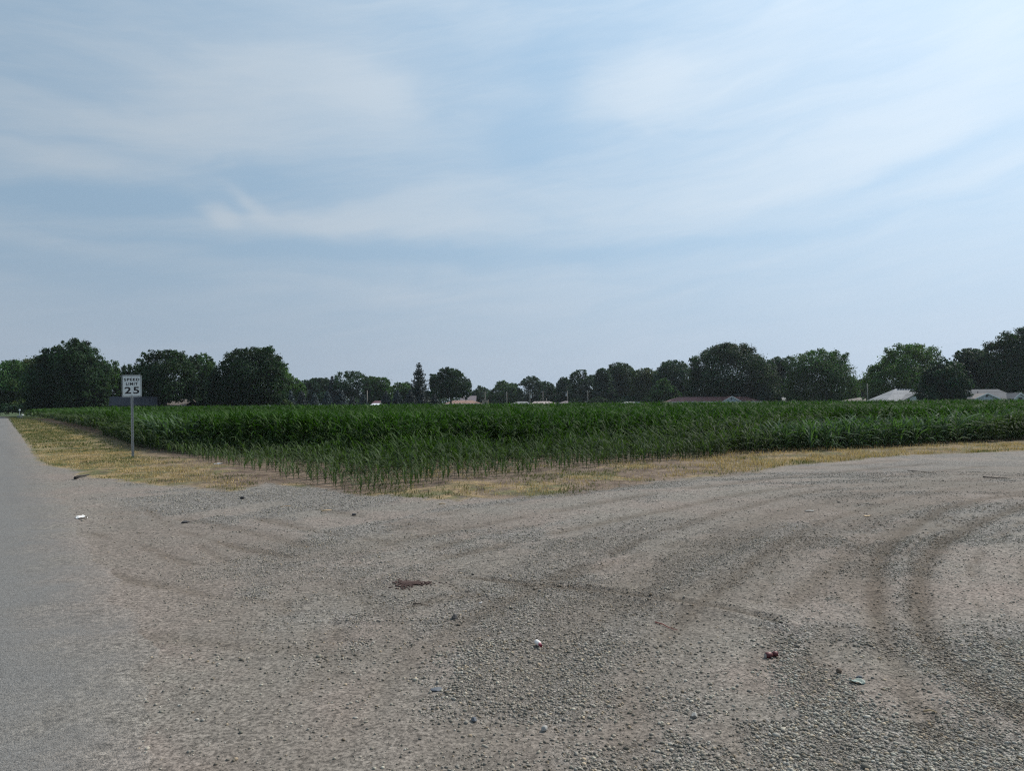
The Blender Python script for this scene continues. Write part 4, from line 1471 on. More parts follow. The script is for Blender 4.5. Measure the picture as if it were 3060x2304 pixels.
def conifer(label, u, vtop, half, dist, col, name='spruce_tree', group='blue spruces along the far side of the field', tiers=None, open_=0.0, cat='spruce'):
    TREE_SEED[0] += 1
    r = np.random.default_rng(TREE_SEED[0])
    s = dist/F
    H = EYE+(hor(u)-vtop)*s
    Wb = half*s
    root = empty(name, tuple(at(u, dist)))
    tag(root, label, cat, group)
    mb = MB()
    mb.tube([(0, 0, -.2), (0, 0, H*.5), (0, 0, H*.98)], [H*.018+.05, H*.011+.02, .02], 7)
    mb.build('trunk', M['bark'], root, smooth=True)
    V, Fc, C = [], [], []
    off = 0
    base = np.array(col)
    nt = tiers or int(H/.42)
    cs = .22+.0006*dist
    for k in range(nt):
        t = (k+.3*r.random())/nt          # 0 at the bottom
        z = .3+(H-.3)*t
        L = Wb*(1-t)**.80*r.uniform(.82, 1.12)+.15
        if open_:
            L *= (1.0-.30*max(0, .35-t)/.35) * (1+open_*r.uniform(-.25, .22))
        nb = int(7+5*(1-t))
        a0 = r.random()*6.28
        for j in range(nb):
            a = a0+j*6.283/nb+r.uniform(-.2, .2)
            Lb = L*r.uniform(.75, 1.12)
            n = int(max(5, Lb/cs*9.0))
            q = r.random(n)**.85
            rise = .10 if not open_ else .22
            px = np.cos(a)*Lb*q
            py = np.sin(a)*Lb*q
            pz = z + Lb*(rise*q - .42*q*q*(1-t*.7) + (.18*q**3)) + r.normal(0, .06+.05*Lb, n)
            wd = (.30 if not open_ else .22)*Lb*(1-q)+.12
            px = px-np.sin(a)*r.normal(0, .5, n)*wd
            py = py+np.cos(a)*r.normal(0, .5, n)*wd
            cent = np.stack([px, py, pz], 1)
            nr = np.tile(np.array([np.cos(a)*.5, np.sin(a)*.5, .35]), (n, 1))
            v, f = leaf_cards(cent, nr, cs*r.uniform(.6, 1.25, n), r, .8)
            V.append(v)
            Fc.append(f+off)
            off += len(v)
            c = base[None]*(1+.22*r.normal(size=(n, 1)))*(1+.12*r.normal())
            C.append(np.repeat(np.clip(c, .008, 1), 4, axis=0))
    me = np_mesh('crown', np.concatenate(V), np.concatenate(Fc), col=np.concatenate(C))
    link_mesh('crown', me, M['needle'], root)


BS1 = (0.042, 0.062, 0.066)
BS2 = (0.034, 0.046, 0.048)
BS3 = (0.058, 0.084, 0.088)
conifer('tall dark pine with layered branches rising above the spruces, middle left', 1252, 1081, 46, 212, (0.018, 0.034, 0.026), name='pine_tree', group='trees beyond the corn field', tiers=24, open_=.65, cat='pine')
conifer('narrow dark spruce whose tip stands against the sky left of the domed tree', 992, 1122, 26, 246, BS2, group='trees beyond the corn field')
for lab, u, v, hw, d_, c_ in (
        ('blue spruce at the left end of the row, beside the great oak', 828, 1166, 25, 196, BS1), ('second blue spruce from the left end of the row', 868, 1164, 24, 198, BS3),
        ('darkest spruce of the left cluster, broad and brownish', 902, 1168, 29, 196, BS2), ('pale grey blue spruce between two darker spruces on the left', 940, 1177, 23, 200, BS3),
        ('blue spruce with a light tip under the low round dark tree', 978, 1168, 26, 200, BS3), ('tall full spruce left of the forked branches of the domed tree', 1020, 1165, 28, 202, BS1),
        ('small lone spruce right of the forked branches, left of the white shed roof', 1086, 1178, 22, 204, BS1), ('wide spruce just right of the white shed roof', 1153, 1168, 26, 206, BS2),
        ('spruce in the gap of sky left of the tall pine', 1188, 1165, 25, 206, BS1), ('full spruce touching the left side of the tall pine', 1226, 1161, 28, 206, BS2),
        ('low spruce in front of the foot of the tall pine', 1262, 1172, 26, 204, BS2), ('small dark spruce right of the tall pine', 1298, 1176, 22, 208, BS2),
        ('dull spruce at the foot of the domed tree, second gap', 1052, 1184, 18, 208, BS2)):
    conifer(lab, u, v, hw, d_, c_)


# ------------------------------------------------------------------ houses
def ranch(label, u0, u1, dist, depth, eave, ridge, hip0, hip1, roof, wall, name='ranch_house', cat='house', group='houses beyond the corn field', windows=(), yaw=0.0, over=.45, vents=(), chimney=None, fascia='trim'):
    """long house seen side-on; hip0/hip1: how far each roof end is hipped, as a share of the half depth (0 = gable)"""
    c = at((u0+u1)/2, dist+depth/2)
    L = (u1-u0)/F*dist
    root = empty(name, tuple(c), yaw)
    tag(root, label, cat, group)
    hx, hy = L/2, depth/2
    ix, iy = hx-over, hy-over
    mb = MB()
    mb.box((0, 0, (eave-.05)/2), (2*ix, 2*iy, eave-.05))
    if hip0 == 0 or hip1 == 0:
        sl = (ridge-eave)/hy
        for e, hp in ((-1, hip0), (1, hip1)):
            if hp == 0:
                mb.prism([(-iy, eave-.05), (iy, eave-.05), (0, eave-.05+(iy*sl))], 'x', e*ix-.06, e*ix+.06)
    mb.build('wall', wall, root)
    # roof shell with thickness
    r0, r1 = -hx+hip0*hy, hx-hip1*hy
    th = .18
    T = [(-hx, -hy, eave), (hx, -hy, eave), (hx, hy, eave), (-hx, hy, eave), (r0, 0, ridge), (r1, 0, ridge)]
    B = [(a, b, z-th) for a, b, z in T]
    v = T+B
    f = [(0, 1, 5, 4), (1, 2, 5), (2, 3, 4, 5), (3, 0, 4), (6, 10, 11, 7), (7, 11, 8), (8, 11, 10, 9), (9, 10, 6),
         (0, 6, 7, 1), (1, 7, 8, 2), (2, 8, 9, 3), (3, 9, 6, 0)]
    mb = MB()
    mb.add(v, f)
    rf = mb.build('roof', roof, root)
    mb = MB()
    mb.box((0, -hy-.03, eave-.10), (L, .05, .2))
    mb.build('fascia', M[fascia], rf)
    for vx, vz in vents:
        b = MB()
        b.tube([(vx, -hy*.35, eave+(ridge-eave)*.5), (vx, -hy*.35, ridge+vz)], [.09, .09], 8)
        b.build('vent_pipe', M['roof_slate'], rf)
    if chimney:
        cx, w, h = chimney
        b = MB()
        b.box((cx, 0, (ridge+h)/2+.3), (w, .7, ridge+h-.6))
        b.build('chimney', M['wall_tan'], rf)
    for (wx, ww, wh, wz) in windows:
        b = MB()
        b.box((wx, -iy-.03, wz), (ww+.16, .06, wh+.16))
        fr = b.build('window', M['trim'], root)
        b = MB()
        b.box((wx, -iy-.07, wz), (ww, .03, wh))
        b.build('pane', M['pane'], fr)
    return root, L


def gable_front(root, rootu, dist, uL, uR, vpk, eave, proj, length, roof, wall, trim=True, vent=None, window=None, extra=''):
    """a wing whose gable faces the field, added as parts of a house"""
    x0 = (uL-rootu)/F*dist
    x1 = (uR-rootu)/F*dist
    xm = (x0+x1)/2
    pk = zat((uL+uR)/2, vpk, dist)
    y0 = root.location.y
    yf = dist-proj-y0
    yb = yf+length
    sl = (pk-eave)/((x1-x0)/2)
    mb = MB()
    w = MB()
    ov = .35
    w.prism([(x0+ov, 0), (x1-ov, 0), (x1-ov, eave-.1+ov*sl), (xm, pk-.22), (x0+ov, eave-.1+ov*sl)], 'y', yf+.3, yb)
    gw = w.build('wing_wall', wall, root)
    th = .16
    v = [(x0, yf, eave), (xm, yf, pk), (x1, yf, eave), (x0, yf, eave-th), (xm, yf, pk-th), (x1, yf, eave-th)]
    v += [(a, yb, z) for a, _, z in v]
    f = [(0, 1, 7, 6), (1, 2, 8, 7), (3, 9, 10, 4), (4, 10, 11, 5), (0, 3, 4, 1), (1, 4, 5, 2), (6, 7, 10, 9), (7, 8, 11, 10), (0, 6, 9, 3), (2, 5, 11, 8)]
    mb.add(v, f)
    wr = mb.build('wing_roof', roof, root)
    if trim:
        b = MB()
        for (xa, xb) in ((x0, xm), (x1, xm)):
            vv = [(xa, yf-.04, eave+.02), (xb, yf-.04, pk+.02), (xb, yf-.04, pk-.24), (xa, yf-.04, eave-.24)]
            vv += [(a, yf-.005, c) for a, _, c in vv]
            b.add(vv, [(0, 1, 2, 3), (4, 7, 6, 5), (0, 4, 5, 1), (3, 2, 6, 7), (0, 3, 7, 4), (1, 5, 6, 2)])
        b.build('bargeboard', M['trim'], wr)
    if vent:
        b = MB()
        b.box((xm+vent[0], yf+.27, vent[1]), (vent[2], .06, vent[3]))
        b.build('gable_vent', M['roof_slate'], gw)
    if window:
        b = MB()
        b.box((xm+window[0], yf+.27, window[1]), (window[2], .06, window[3]))
        b.build('gable_window', M['pane'], gw)


# long dark shed and small houses under the left trees
ranch('long dark slate shed behind the speed limit sign', 335, 464, 143, 5, 2.35, zat(400, 1185, 143+2.5), 0, 0, M['roof_black'], M['wall_dark'], name='dark_shed', cat='shed', over=.15, yaw=R(27), fascia='roof_black')
ranch('low house with a dull brown roof just right of the long dark shed', 460, 494, 150, 7, 2.3, zat(478, 1189, 153), 0, 0, M['roof_taupe'], M['wall_tan'])
ranch('small tan-trimmed house under the flat-topped tree trunks', 515, 576, 152, 7, 2.35, zat(545, 1192, 155), 0, 0, M['roof_taupe'], M['wall_tan'], windows=((-1, 1, .9, 1.55), (1.2, .8, .9, 1.55)))
# lean-to shed under the oak
root = empty('lean_to_shed', tuple(at(788, 158)))
tag(root, 'open plank shed with a tilted pale metal roof under the great oak', 'shed')
b = MB(); b.box((.65, 1.4, 1.0), (1.5, 2.6, 2.0)); b.build('wall', M['plank'], root)
b = MB()
b.add([(-1.9, -.2, 2.15), (1.0, -.2, zat(797, 1198, 158)), (1.0, 3.1, zat(797, 1198, 158)), (-1.9, 3.1, 2.15), (-1.9, -.2, 2.05), (1.0, -.2, 2.75), (1.0, 3.1, 2.75), (-1.9, 3.1, 2.05)],
      [(0, 1, 2, 3), (4, 7, 6, 5), (0, 4, 5, 1), (1, 5, 6, 2), (2, 6, 7, 3), (3, 7, 4, 0)])
b.build('roof', M['roof_grey'], root)
for px_ in (-1.7, -.4):
    b = MB(); b.tube([(px_, 0, 0), (px_, 0, 2.1)], [.07, .07], 6); b.build('post', M['plank'], root)

def shed(label, u0, u1, vtop, dist, depth, veave, roof, wall, name, cat):
    """small flat-pitched shed whose roof slopes towards the field"""
    c = at((u0+u1)/2, dist)
    L = (u1-u0)/F*dist
    hi, lo = zat((u0+u1)/2, vtop, dist+depth), zat((u0+u1)/2, veave, dist)
    rt = empty(name, tuple(c))
    tag(rt, label, cat)
    b = MB()
    b.prism([(.1, 0), (depth-.1, 0), (depth-.1, hi-.12), (.1, lo-.12)], 'x', -L/2+.15, L/2-.15)
    b.build('wall', wall, rt)
    b = MB()
    b.prism([(-.1, lo-.08), (depth+.1, hi-.08), (depth+.1, hi), (-.1, lo)], 'x', -L/2, L/2)
    b.build('roof', roof, rt)
    b = MB()
    b.box((0, .04, 1.0), (L*.28, .06, 1.8))
    b.build('door', M['dark'], rt)
    return rt


M['white_metal'] = simple('white_metal_roof', (0.78, 0.80, 0.84), 0.45, 0.04, 2)
M['maroon'] = simple('maroon_metal', (0.075, 0.022, 0.030), 0.6, 0.15, 1)
shed('bright white low shed roof in the gap between two spruces', 1104, 1134, 1205.5, 214, 5, 1212, M['white_metal'], M['wall_green'], 'white_shed', 'shed')
shed('dark maroon roof just above the white shed roof', 1109, 1132, 1198, 232, 6, 1206, M['maroon'], M['wall_green'], 'maroon_shed', 'shed')
shed('flat pale grey roof between the tall pine and the brown roofed house', 1282, 1318, 1208.6, 262, 4, 1211, M['roof_grey'], M['wall_green'], 'flat_shed', 'shed')

ranch('red brown hip roofed house with tan walls, left of the bare utility pole', 1328, 1440, 296, 8, zat(1385, 1206.5, 296), zat(1385, 1196.5, 300), .95, .95, M['roof_brown'], M['wall_tan'],
      windows=((-4, 1.2, .5, 2.0), (-1, 1.6, .5, 2.0), (3, 1.2, .5, 2.0)), vents=((1.2, .4), (-3.0, .3)))
ranch('mauve grey upper roof rising behind the red brown roof', 1376, 1424, 322, 8, zat(1400, 1200, 322), zat(1400, 1183, 326), 0, 0, M['roof_purple'], M['wall_tan'], name='two_storey_house')
rt = empty('brick_block', tuple(at(1449, 292)))
tag(rt, 'upright tan brick block at the right end of the red brown roof', 'outbuilding')
b = MB(); b.box((0, 1.5, zat(1449, 1196, 292)/2), (2.5, 3, zat(1449, 1196, 292))); b.build('wall', M['wall_tan'], rt)
b = MB(); b.box((0, 1.5, zat(1449, 1195, 292)), (2.9, 3.4, .25)); b.build('roof', M['roof_taupe'], rt)
b = MB(); b.box((.1, -.04, 1.8), (.5, .08, 2.6)); b.build('door', M['dark'], rt)
ranch('grey hip roof at the left part of the long pale roofs', 1518, 1586, 300, 8, zat(1550, 1208.5, 300), zat(1550, 1200, 304), 1.0, .4, M['roof_grey'], M['wall_green'], windows=((2, .8, .5, 2.1), (-2, .8, .5, 2.1)))
ranch('long pinkish grey roof in the middle of the tree line', 1582, 1668, 296, 8, zat(1625, 1207.5, 296), zat(1625, 1199.5, 300), .5, .9, M['roof_tan'], M['wall_green'], windows=((3, .8, .5, 2.1), (-1, .8, .5, 2.1)), vents=((-3.0, .3),))
ranch('small mauve grey roof rising to the right, by the second transformer pole', 1662, 1697, 292, 7, zat(1680, 1206.5, 292), zat(1680, 1198.5, 295.5), 1.0, 0, M['roof_purple'], M['wall_grey'], windows=((-1.0, .5, .5, 2.0), (1.0, .5, .5, 2.0)))
ranch('small pinkish roof peeping between dark bushes, centre right', 1728, 1752, 300, 6, zat(1740, 1206, 300), zat(1740, 1200, 303), 0, 0, M['roof_tan'], M['wall_tan'])
ranch('thin pale roof line half hidden behind the parked white van', 1856, 1918, 262, 6, zat(1885, 1204.5, 262), zat(1885, 1200.5, 265), .5, .5, M['roof_grey'], M['wall_grey'])

# maroon roofed house with a front gable
rt, L = ranch('long maroon roofed house with a white-edged front gable', 1984, 2268, 232, 9, zat(2126, 1200.5, 232), zat(2126, 1186, 236.5), .95, .95, M['roof_maroon'], M['wall_blue'],
              windows=((-12.5, 1.2, .45, 1.9), (-7.5, 1.6, .45, 1.9), (-5.0, 1.6, .45, 1.9), (-2.6, 1.4, .45, 1.9)), vents=((-3.6, .15), (8.4, .25), (10.0, .15)))
gable_front(rt, 2126, 232, 2143, 2202, 1184, zat(2172, 1200.3, 232), 1.0, 5.4, M['roof_maroon'], M['wall_blue'], vent=(-.1, zat(2171, 1193, 232), .35, .8))
b = MB()
for dx_ in (-1.4, -.7, 0, .7):
    b.tube([(9.0+dx_*.8, 0, zat(2210, 1186, 236)+.7), (9.5+dx_*.8, 0, zat(2210, 1186, 236)+.7)], [.025, .025], 5)
b.tube([(9.0, 0, zat(2210, 1186, 236)-.2), (9.0, 0, zat(2210, 1186, 236)+.9)], [.03, .03], 5)
b.tube([(7.6, 0, zat(2210, 1186, 236)+.7), (10.4, 0, zat(2210, 1186, 236)+.7)], [.02, .02], 5)
b.build('aerial', M['galv'], rt)
ranch('grey hip roof right of the maroon roofed house, behind a drooping bush', 2308, 2372, 246, 8, zat(2340, 1199.5, 246), zat(2340, 1187, 250), .9, .9, M['roof_grey'], M['wall_grey'])
ranch('low grey roof glimpsed under the three-crowned tree', 2440, 2500, 262, 7, zat(2470, 1198.5, 262), zat(2470, 1192, 265.5), 0, 0, M['roof_grey'], M['wall_grey'])
ranch('taupe hip roof left of the large grey roof, below the utility pole', 2524, 2620, 214, 9, zat(2570, 1198, 214), zat(2570, 1188, 218.5), .95, .95, M['roof_taupe'], M['wall_tan'])
# large grey roof with a pale front gable
rt, L = ranch('large light grey roof with a pale blue-white front gable, right side', 2608, 2790, 168, 11, zat(2700, 1200.5, 168), zat(2700, 1162, 173.5), .95, .95, M['roof_pale'], M['wall_white'])
gable_front(rt, 2699, 168, 2652, 2741, 1175, zat(2697, 1198, 168), .8, 5.2, M['roof_grey'], M['wall_white'], trim=False)
b = MB()
for k in range(9):
    b.box((-1.3+k*.62, -.25, zat(2700, 1162, 173.5)-.05), (.36, .3, .22))
b.build('ridge_vents', M['roof_slate'], rt)
# slate roof with two gables
rt, L = ranch('slate roofed house with two pale front gables at the right edge', 2862, 3014, 176, 10, zat(2938, 1193.5, 176), zat(2938, 1163.5, 181), .55, .5, M['roof_slate'], M['wall_blue'], vents=((-2.5, -.5),))
gable_front(rt, 2938, 176, 2862, 2940, 1175, zat(2901, 1191.5, 176), 1.2, 6.0, M['roof_taupe'], M['wall_blue'], vent=(0, zat(2901, 1183.5, 175), .5, .5))
gable_front(rt, 2938, 176, 2970, 3012, 1174.5, zat(2991, 1191.5, 176), 2.2, 6.5, M['roof_slate'], M['wall_white'], window=(.05, zat(2991, 1191.5, 174), 1.0, .6))


# ------------------------------------------------------------------ utility poles and wires
def upole(label, u, vtop, dist, arm=None, transformer=0, armtilt=0.0):
    s = dist/F
    H = zat(u, vtop, dist)
    rt = empty('utility_pole', tuple(at(u, dist)))
    tag(rt, label, 'utility pole', 'utility poles behind the corn field')
    b = MB(); b.tube([(0, 0, -.5), (0, 0, H)], [.20, .14], 8); b.build('pole', M['pole'], rt, smooth=True)
    if arm:
        b = MB(); b.box((0, -.16, H-.35), (arm, .14, .16)); am = b.build('crossarm', M['pole'], rt)
        for k in (-.45, 0, .45):
            b = MB(); b.tube([(arm*k, -.16, H-.27), (arm*k, -.16, H-.02)], [.06, .045], 6); b.build('insulator', M['transf'], am)
    if transformer:
        b = MB(); b.tube([(.42*transformer, 0, H-2.2), (.42*transformer, 0, H-1.0)], [.27, .27], 10); b.build('transformer', M['transf'], rt, bevel=.03)
    return H


poles = {}
for nm, lab, u, v, d_, arm, tr in (
        ('a', 'slim pale pole standing above the small lone spruce', 1097, 1167, 240, None, 0),
        ('b', 'pole with a faint crossarm at the brick block', 1449, 1171, 300, 2.2, 0),
        ('c', 'bare pale utility pole left of the pale roofs', 1514, 1170, 290, None, 0),
        ('d', 'utility pole with a wide crossarm and grey transformer before the pale roofs', 1583, 1173, 282, 3.0, 1),
        ('e', 'utility pole with a small crossarm behind the pinkish roof', 1622, 1169, 312, 1.4, 0),
        ('f', 'short thin pole behind the pinkish roof', 1632, 1190, 312, None, 0),
        ('g', 'utility pole with a light grey transformer at the right end of the pale roofs', 1695, 1168, 300, None, -1),
        ('h', 'dark utility pole in front of the tall loose tree', 1756, 1168, 285, 1.6, 0),
        ('i', 'thin utility pole left of the maroon roofed house', 1968, 1159, 262, 1.8, 0),
        ('j', 'pale utility pole left of the large grey roof', 2592, 1146, 196, None, 0)):
    H = upole(lab, u, v, d_, arm, tr)
    poles[nm] = (at(u, d_), H)

for (a, b_, dz, lab) in (('b', 'c', .3, 'thin overhead wire between the crossarm pole and the bare pale pole'), ('c', 'd', .3, 'thin overhead wire running to the transformer pole'),
                         ('d', 'g', .3, 'thin overhead wire crossing above the pinkish roof'), ('g', 'h', .3, 'thin overhead wire right of the pale roofs'),
                         ('h', 'i', .4, 'long thin overhead wire in front of the centre right trees')):
    pa, ha = poles[a]
    pb, hb = poles[b_]
    pts = []
    for k in range(13):
        t = k/12
        p = pa.lerp(pb, t)
        pts.append((p.x, p.y, ha+(hb-ha)*t-dz-1.2*4*t*(1-t)))
    m_ = MB()
    m_.tube(pts, [.025]*13, 5)
    tag(m_.build('overhead_wire', M['wire'], None), lab, 'wire', 'overhead wires behind the corn field')
# wire in front of the right-hand houses
pts = [(at(2560+k*45, 158, zat(2560+k*45, 1177+(-3 if k > 6 else 0)*.0-k*.5, 158)).x, 158, zat(2560+k*45, 1177.5-k*.55, 158)) for k in range(13)]
m_ = MB(); m_.tube(pts, [.018]*13, 5)
tag(m_.build('overhead_wire', M['wire'], None), 'thin overhead wire crossing in front of the large grey roof', 'wire')


# ------------------------------------------------------------------ vehicles and small things at the road end
def vehicle(label, u, dist, rz, col, van=False):
    rt = empty('van' if van else 'car', tuple(at(u, dist)), rz)
    tag(rt, label, 'van' if van else 'car')
    paint = simple('paint_'+('van' if van else 'car'), col, 0.35, 0.04, 2, spec=.6)
    if van:
        prof = [(-2.5, .35), (2.5, .35), (2.55, .95), (2.2, 1.15), (1.75, 1.9), (1.4, 2.15), (-2.3, 2.15), (-2.5, 1.9)]
        w = 1.9
    else:
        prof = [(-2.2, .3), (2.2, .3), (2.25, .72), (1.9, .88), (1.1, .95), (.5, 1.4), (-1.1, 1.42), (-1.8, .98), (-2.2, .92)]
        w = 1.75
    b = MB(); b.prism(prof, 'y', -w/2, w/2); body = b.build('body', paint, rt, bevel=.07)
    g = MB()
    if van:
        g.prism([(1.5, 1.25), (2.0, 1.25), (1.62, 1.85), (.9, 1.85), (.9, 1.25)], 'y', -w/2-.012, w/2+.012)
        g.prism([(-2.0, 1.25), (.5, 1.25), (.5, 1.85), (-2.0, 1.85)], 'y', -w/2-.012, w/2+.012)
    else:
        g.prism([(-1.55, .98), (.95, .98), (.45, 1.32), (-1.0, 1.34)], 'y', -w/2-.012, w/2+.012)
    g.build('window', M['pane'], rt)
    g = MB()
    x = 2.14 if van else 1.15
    g.add([(x-.02, -w*.4, 1.2 if van else .97), (x-.02, w*.4, 1.2 if van else .97), (x-.36, w*.4, 1.82 if van else 1.36), (x-.36, -w*.4, 1.82 if van else 1.36)], [(0, 1, 2, 3)])
    g.build('windscreen', M['pane'], rt)
    for sx in (-1, 1):
        for sy in (-1, 1):
            b = MB(); b.tube([(sx*1.4, sy*(w/2-.2), .33), (sx*1.4, sy*(w/2+.02), .33)], [.33, .33], 16)
            wh = b.build('wheel', M['dark'], rt)
            b = MB(); b.tube([(sx*1.4, sy*(w/2+.02), .33), (sx*1.4, sy*(w/2+.035), .33)], [.19, .19], 12)
            b.build('rim', M['galv'], wh)
    for sy in (-1, 1):
        b = MB(); b.box((2.25 if not van else 2.52, sy*w*.34, .68), (.06, .32, .16)); b.build('headlight', M['transf'], rt)


vehicle('white car far down the road, half cut by the left edge', -18, 158, R(-55), (0.75, 0.77, 0.78))
vehicle('white van top showing above the corn, left of the maroon roofed house', 1884, 250, R(10), (0.72, 0.74, 0.76), van=True)

p = at(59, 141)
rt = empty('yard_lamp', (p.x, p.y, 0))
tag(rt, 'thin pale post with a round white top at the far end of the verge', 'post lamp')
b = MB(); b.tube([(0, 0, 0), (0, 0, 1.35)], [.07, .05], 8); b.build('post', M['transf'], rt)
b = MB(); b.tube([(0, 0, 1.33), (0, 0, 1.40), (0, 0, 1.55), (0, 0, 1.68), (0, 0, 1.72)], [.07, .15, .19, .13, .02], 12); b.build('globe', M['trim'], rt, smooth=True)
b = MB(); b.box((0, 0, .22), (.75, .55, .44)); b.build('plinth', M['plank'], rt, bevel=.03)
p = at(67, 139)
rt = empty('fallen_pipe', (p.x, p.y, .62), R(20))
tag(rt, 'small white box on a short post beside the thin pale post', 'mailbox')
rt.name = 'mailbox'
b = MB(); b.prism([(-.12, -.1), (.12, -.1), (.12, .05), (.07, .13), (-.07, .13), (-.12, .05)], 'y', -.25, .25); b.build('box', M['trim'], rt, bevel=.01)
b = MB(); b.box((0, 0, -.36), (.09, .09, .52)); b.build('post', M['plank'], rt)


# ------------------------------------------------------------------ litter, twigs and stones on the lot
def zg(x, y):
    return float(lot_z(np.array([x]), np.array([y]))[0])


def twig(label, pts, rad, col, name='twig', cat='twig', forks=0):
    w = [gr(u, v) for u, v in pts]
    P = [(x, y, zg(x, y)+rad*1.3+.006*(k % 2)) for k, (x, y) in enumerate(w)]
    c = Vector(P[len(P)//2])
    b = MB()
    loc = [Vector(q)-c for q in P]
    n = len(loc)
    b.tube(loc, [rad*(1-.55*k/(n-1)) for k in range(n)], 6)
    for k in range(forks):
        q = loc[1+k % (n-1)]
        b.tube([q, q+Vector((random.uniform(-.1, .1), random.uniform(-.1, .1), .01))], [rad*.6, rad*.3], 5)
    o = b.build(name, col, None, smooth=True)
    o.location = c
    tag(o, label, cat)


def stone(label, u, v, size, col, name='stone', cat='stone', seed=0, squash=.6):
    x, y = gr(u, v)
    r = np.random.default_rng(seed+500)
    bm = bmesh.new()
    bmesh.ops.create_icosphere(bm, subdivisions=3, radius=1.0)
    cuts = [(Vector(r.normal(size=3)).normalized(), r.uniform(.55, .9)) for _ in range(9)]
    for vv in bm.verts:
        for d, h in cuts:
            k = vv.co.dot(d)
            if k > h:
                vv.co -= d*(k-h)
        vv.co *= 1+.05*(vnoise(vv.co.x*3, vv.co.y*3+vv.co.z*2)-.5)
        vv.co = Vector((vv.co.x*size[0]/2, vv.co.y*size[1]/2, vv.co.z*size[2]/2))
    me = bpy.data.meshes.new(name)
    bm.to_mesh(me)
    bm.free()
    o = link_mesh(name, me, col)
    o.location = (x, y, zg(x, y)+size[2]*.32)
    o.rotation_euler = (0, 0, r.random()*3)
    tag(o, label, cat)


def scrap(label, u, v, w, d, col, name, cat, rz=0.0, hump=.02, seed=0):
    """a bent, crumpled sheet with thickness"""
    x, y = gr(u, v)
    r = np.random.default_rng(seed+900)
    nx, ny = 9, 6
    b = MB()
    vs = []
    ph = r.uniform(0, 6, 4)
    for side in (1, 0):
        for j in range(ny):
            for i in range(nx):
                a, c = i/(nx-1)*2-1, j/(ny-1)*2-1
                ww = (1-.12*abs(math.sin(3*c+ph[0])))*w/2
                dd = (1-.25*a*a-.1*math.sin(4*a+ph[1]))*d/2
                z = hump*(.5+.5*math.sin(2.3*a+ph[2])*math.cos(1.8*c+ph[3]))+.35*hump*math.sin(5*a+3*c+ph[0])
                vs.append((a*ww, c*dd, z+.004+(.0025 if side else 0)))
    fs = []
    N = nx*ny
    for j in range(ny-1):
        for i in range(nx-1):
            q = (j*nx+i, j*nx+i+1, (j+1)*nx+i+1, (j+1)*nx+i)
            fs.append(q)
            fs.append(tuple(N+k for k in reversed(q)))
    ring = [i for i in range(nx)]+[j*nx+nx-1 for j in range(1, ny)]+[(ny-1)*nx+i for i in range(nx-2, -1, -1)]+[j*nx for j in range(ny-2, 0, -1)]
    for k in range(len(ring)):
        p_, q_ = ring[k], ring[(k+1) % len(ring)]
        fs.append((p_, N+p_, N+q_, q_))
    b.add(vs, fs)
    o = b.build(name, col, None, smooth=True)
    o.location = (x, y, zg(x, y)+.004)
    o.rotation_euler = (0, 0, rz)
    tag(o, label, cat)
    return o


bark_dark = simple('dark_stick', (0.022, 0.020, 0.018), .9, .3, 20, bumpd=.004)
bark_brown = simple('brown_twig', (0.10, 0.075, 0.055), .9, .3, 20, bumpd=.003)
straw = simple('straw_stalk', (0.46, 0.33, 0.19), .8, .2, 12)
redwood = simple('reddish_stem', (0.24, 0.075, 0.06), .8, .2, 12)
paper = simple('white_paper', (0.72, 0.70, 0.67), .7, .06, 6)
darkstone = simple('dark_stone', (0.035, 0.034, 0.036), .8, .3, 30, bumpd=.003)
redcan = simple('dented_red_brown_tin', (0.10, 0.028, 0.028), .5, .35, 14, metal=.2)
palestone = simple('pale_stone', (0.30, 0.29, 0.27), .85, .2, 30, bumpd=.003)
greenish = simple('pale_green_plastic', (0.22, 0.26, 0.225), .55, .1, 10)
slatestone = simple('slate_blue_stone', (0.10, 0.11, 0.125), .8, .25, 30, bumpd=.003)

twig('black driftwood stick lying where gravel meets the verge', [(224, 1435), (238, 1431), (252, 1428), (266, 1425)], .035, bark_dark, 'stick', 'stick', 2)
scrap('crumpled white litter on the gravel beside the road', 243, 1549, .18, .12, paper, 'paper_scrap', 'litter', .2, .035, 1)
scrap('flat white scrap lying near the corn corner, beyond the dry grass', 652, 1392, .26, .16, paper, 'paper_scrap', 'litter', .5, .03, 2)
stone('black round lump in front of the tip of the left grass', 724, 1491, (.09, .08, .07), darkstone, 'dark_stone', 'stone', 3)
stone('flat black lump left of the yellow straw, on open gravel', 554, 1560, (.14, .09, .045), darkstone, 'dark_stone', 'stone', 4)
stone('black stone near the corn tip, right of the yellow straw', 1058, 1538, (.08, .07, .05), darkstone, 'dark_stone', 'stone', 5)
twig('yellow straw stalk lying in front of the corn corner', [(960, 1529), (975, 1527), (990, 1524)], .010, straw, 'straw_stalk', 'straw')
twig('pale straw stalk left of the yellow straw stalk', [(838, 1516), (855, 1514), (868, 1513)], .008, straw, 'straw_stalk', 'straw')
twig('short pale twig right of the corn tip on grey gravel', [(1312, 1510), (1322, 1509), (1331, 1509)], .012, straw, 'straw_stalk', 'straw')
twig('long dark stick on the far right gravel', [(2938, 1427), (2962, 1429), (2985, 1431), (3012, 1433)], .013, bark_dark, 'stick', 'stick', 1)
twig('thin dark twig left of the long stick on the far right', [(2712, 1408), (2745, 1411), (2785, 1414)], .009, bark_dark, 'twig', 'twig')
twig('reddish stem lying left of the red brown can', [(1958, 1858), (1980, 1866), (2000, 1873), (2025, 1883)], .006, redwood, 'red_stem', 'twig')
twig('curved brown twig below the dark brown debris patch', [(1235, 1803), (1255, 1806), (1275, 1811), (1292, 1818)], .006, bark_brown, 'twig', 'twig')
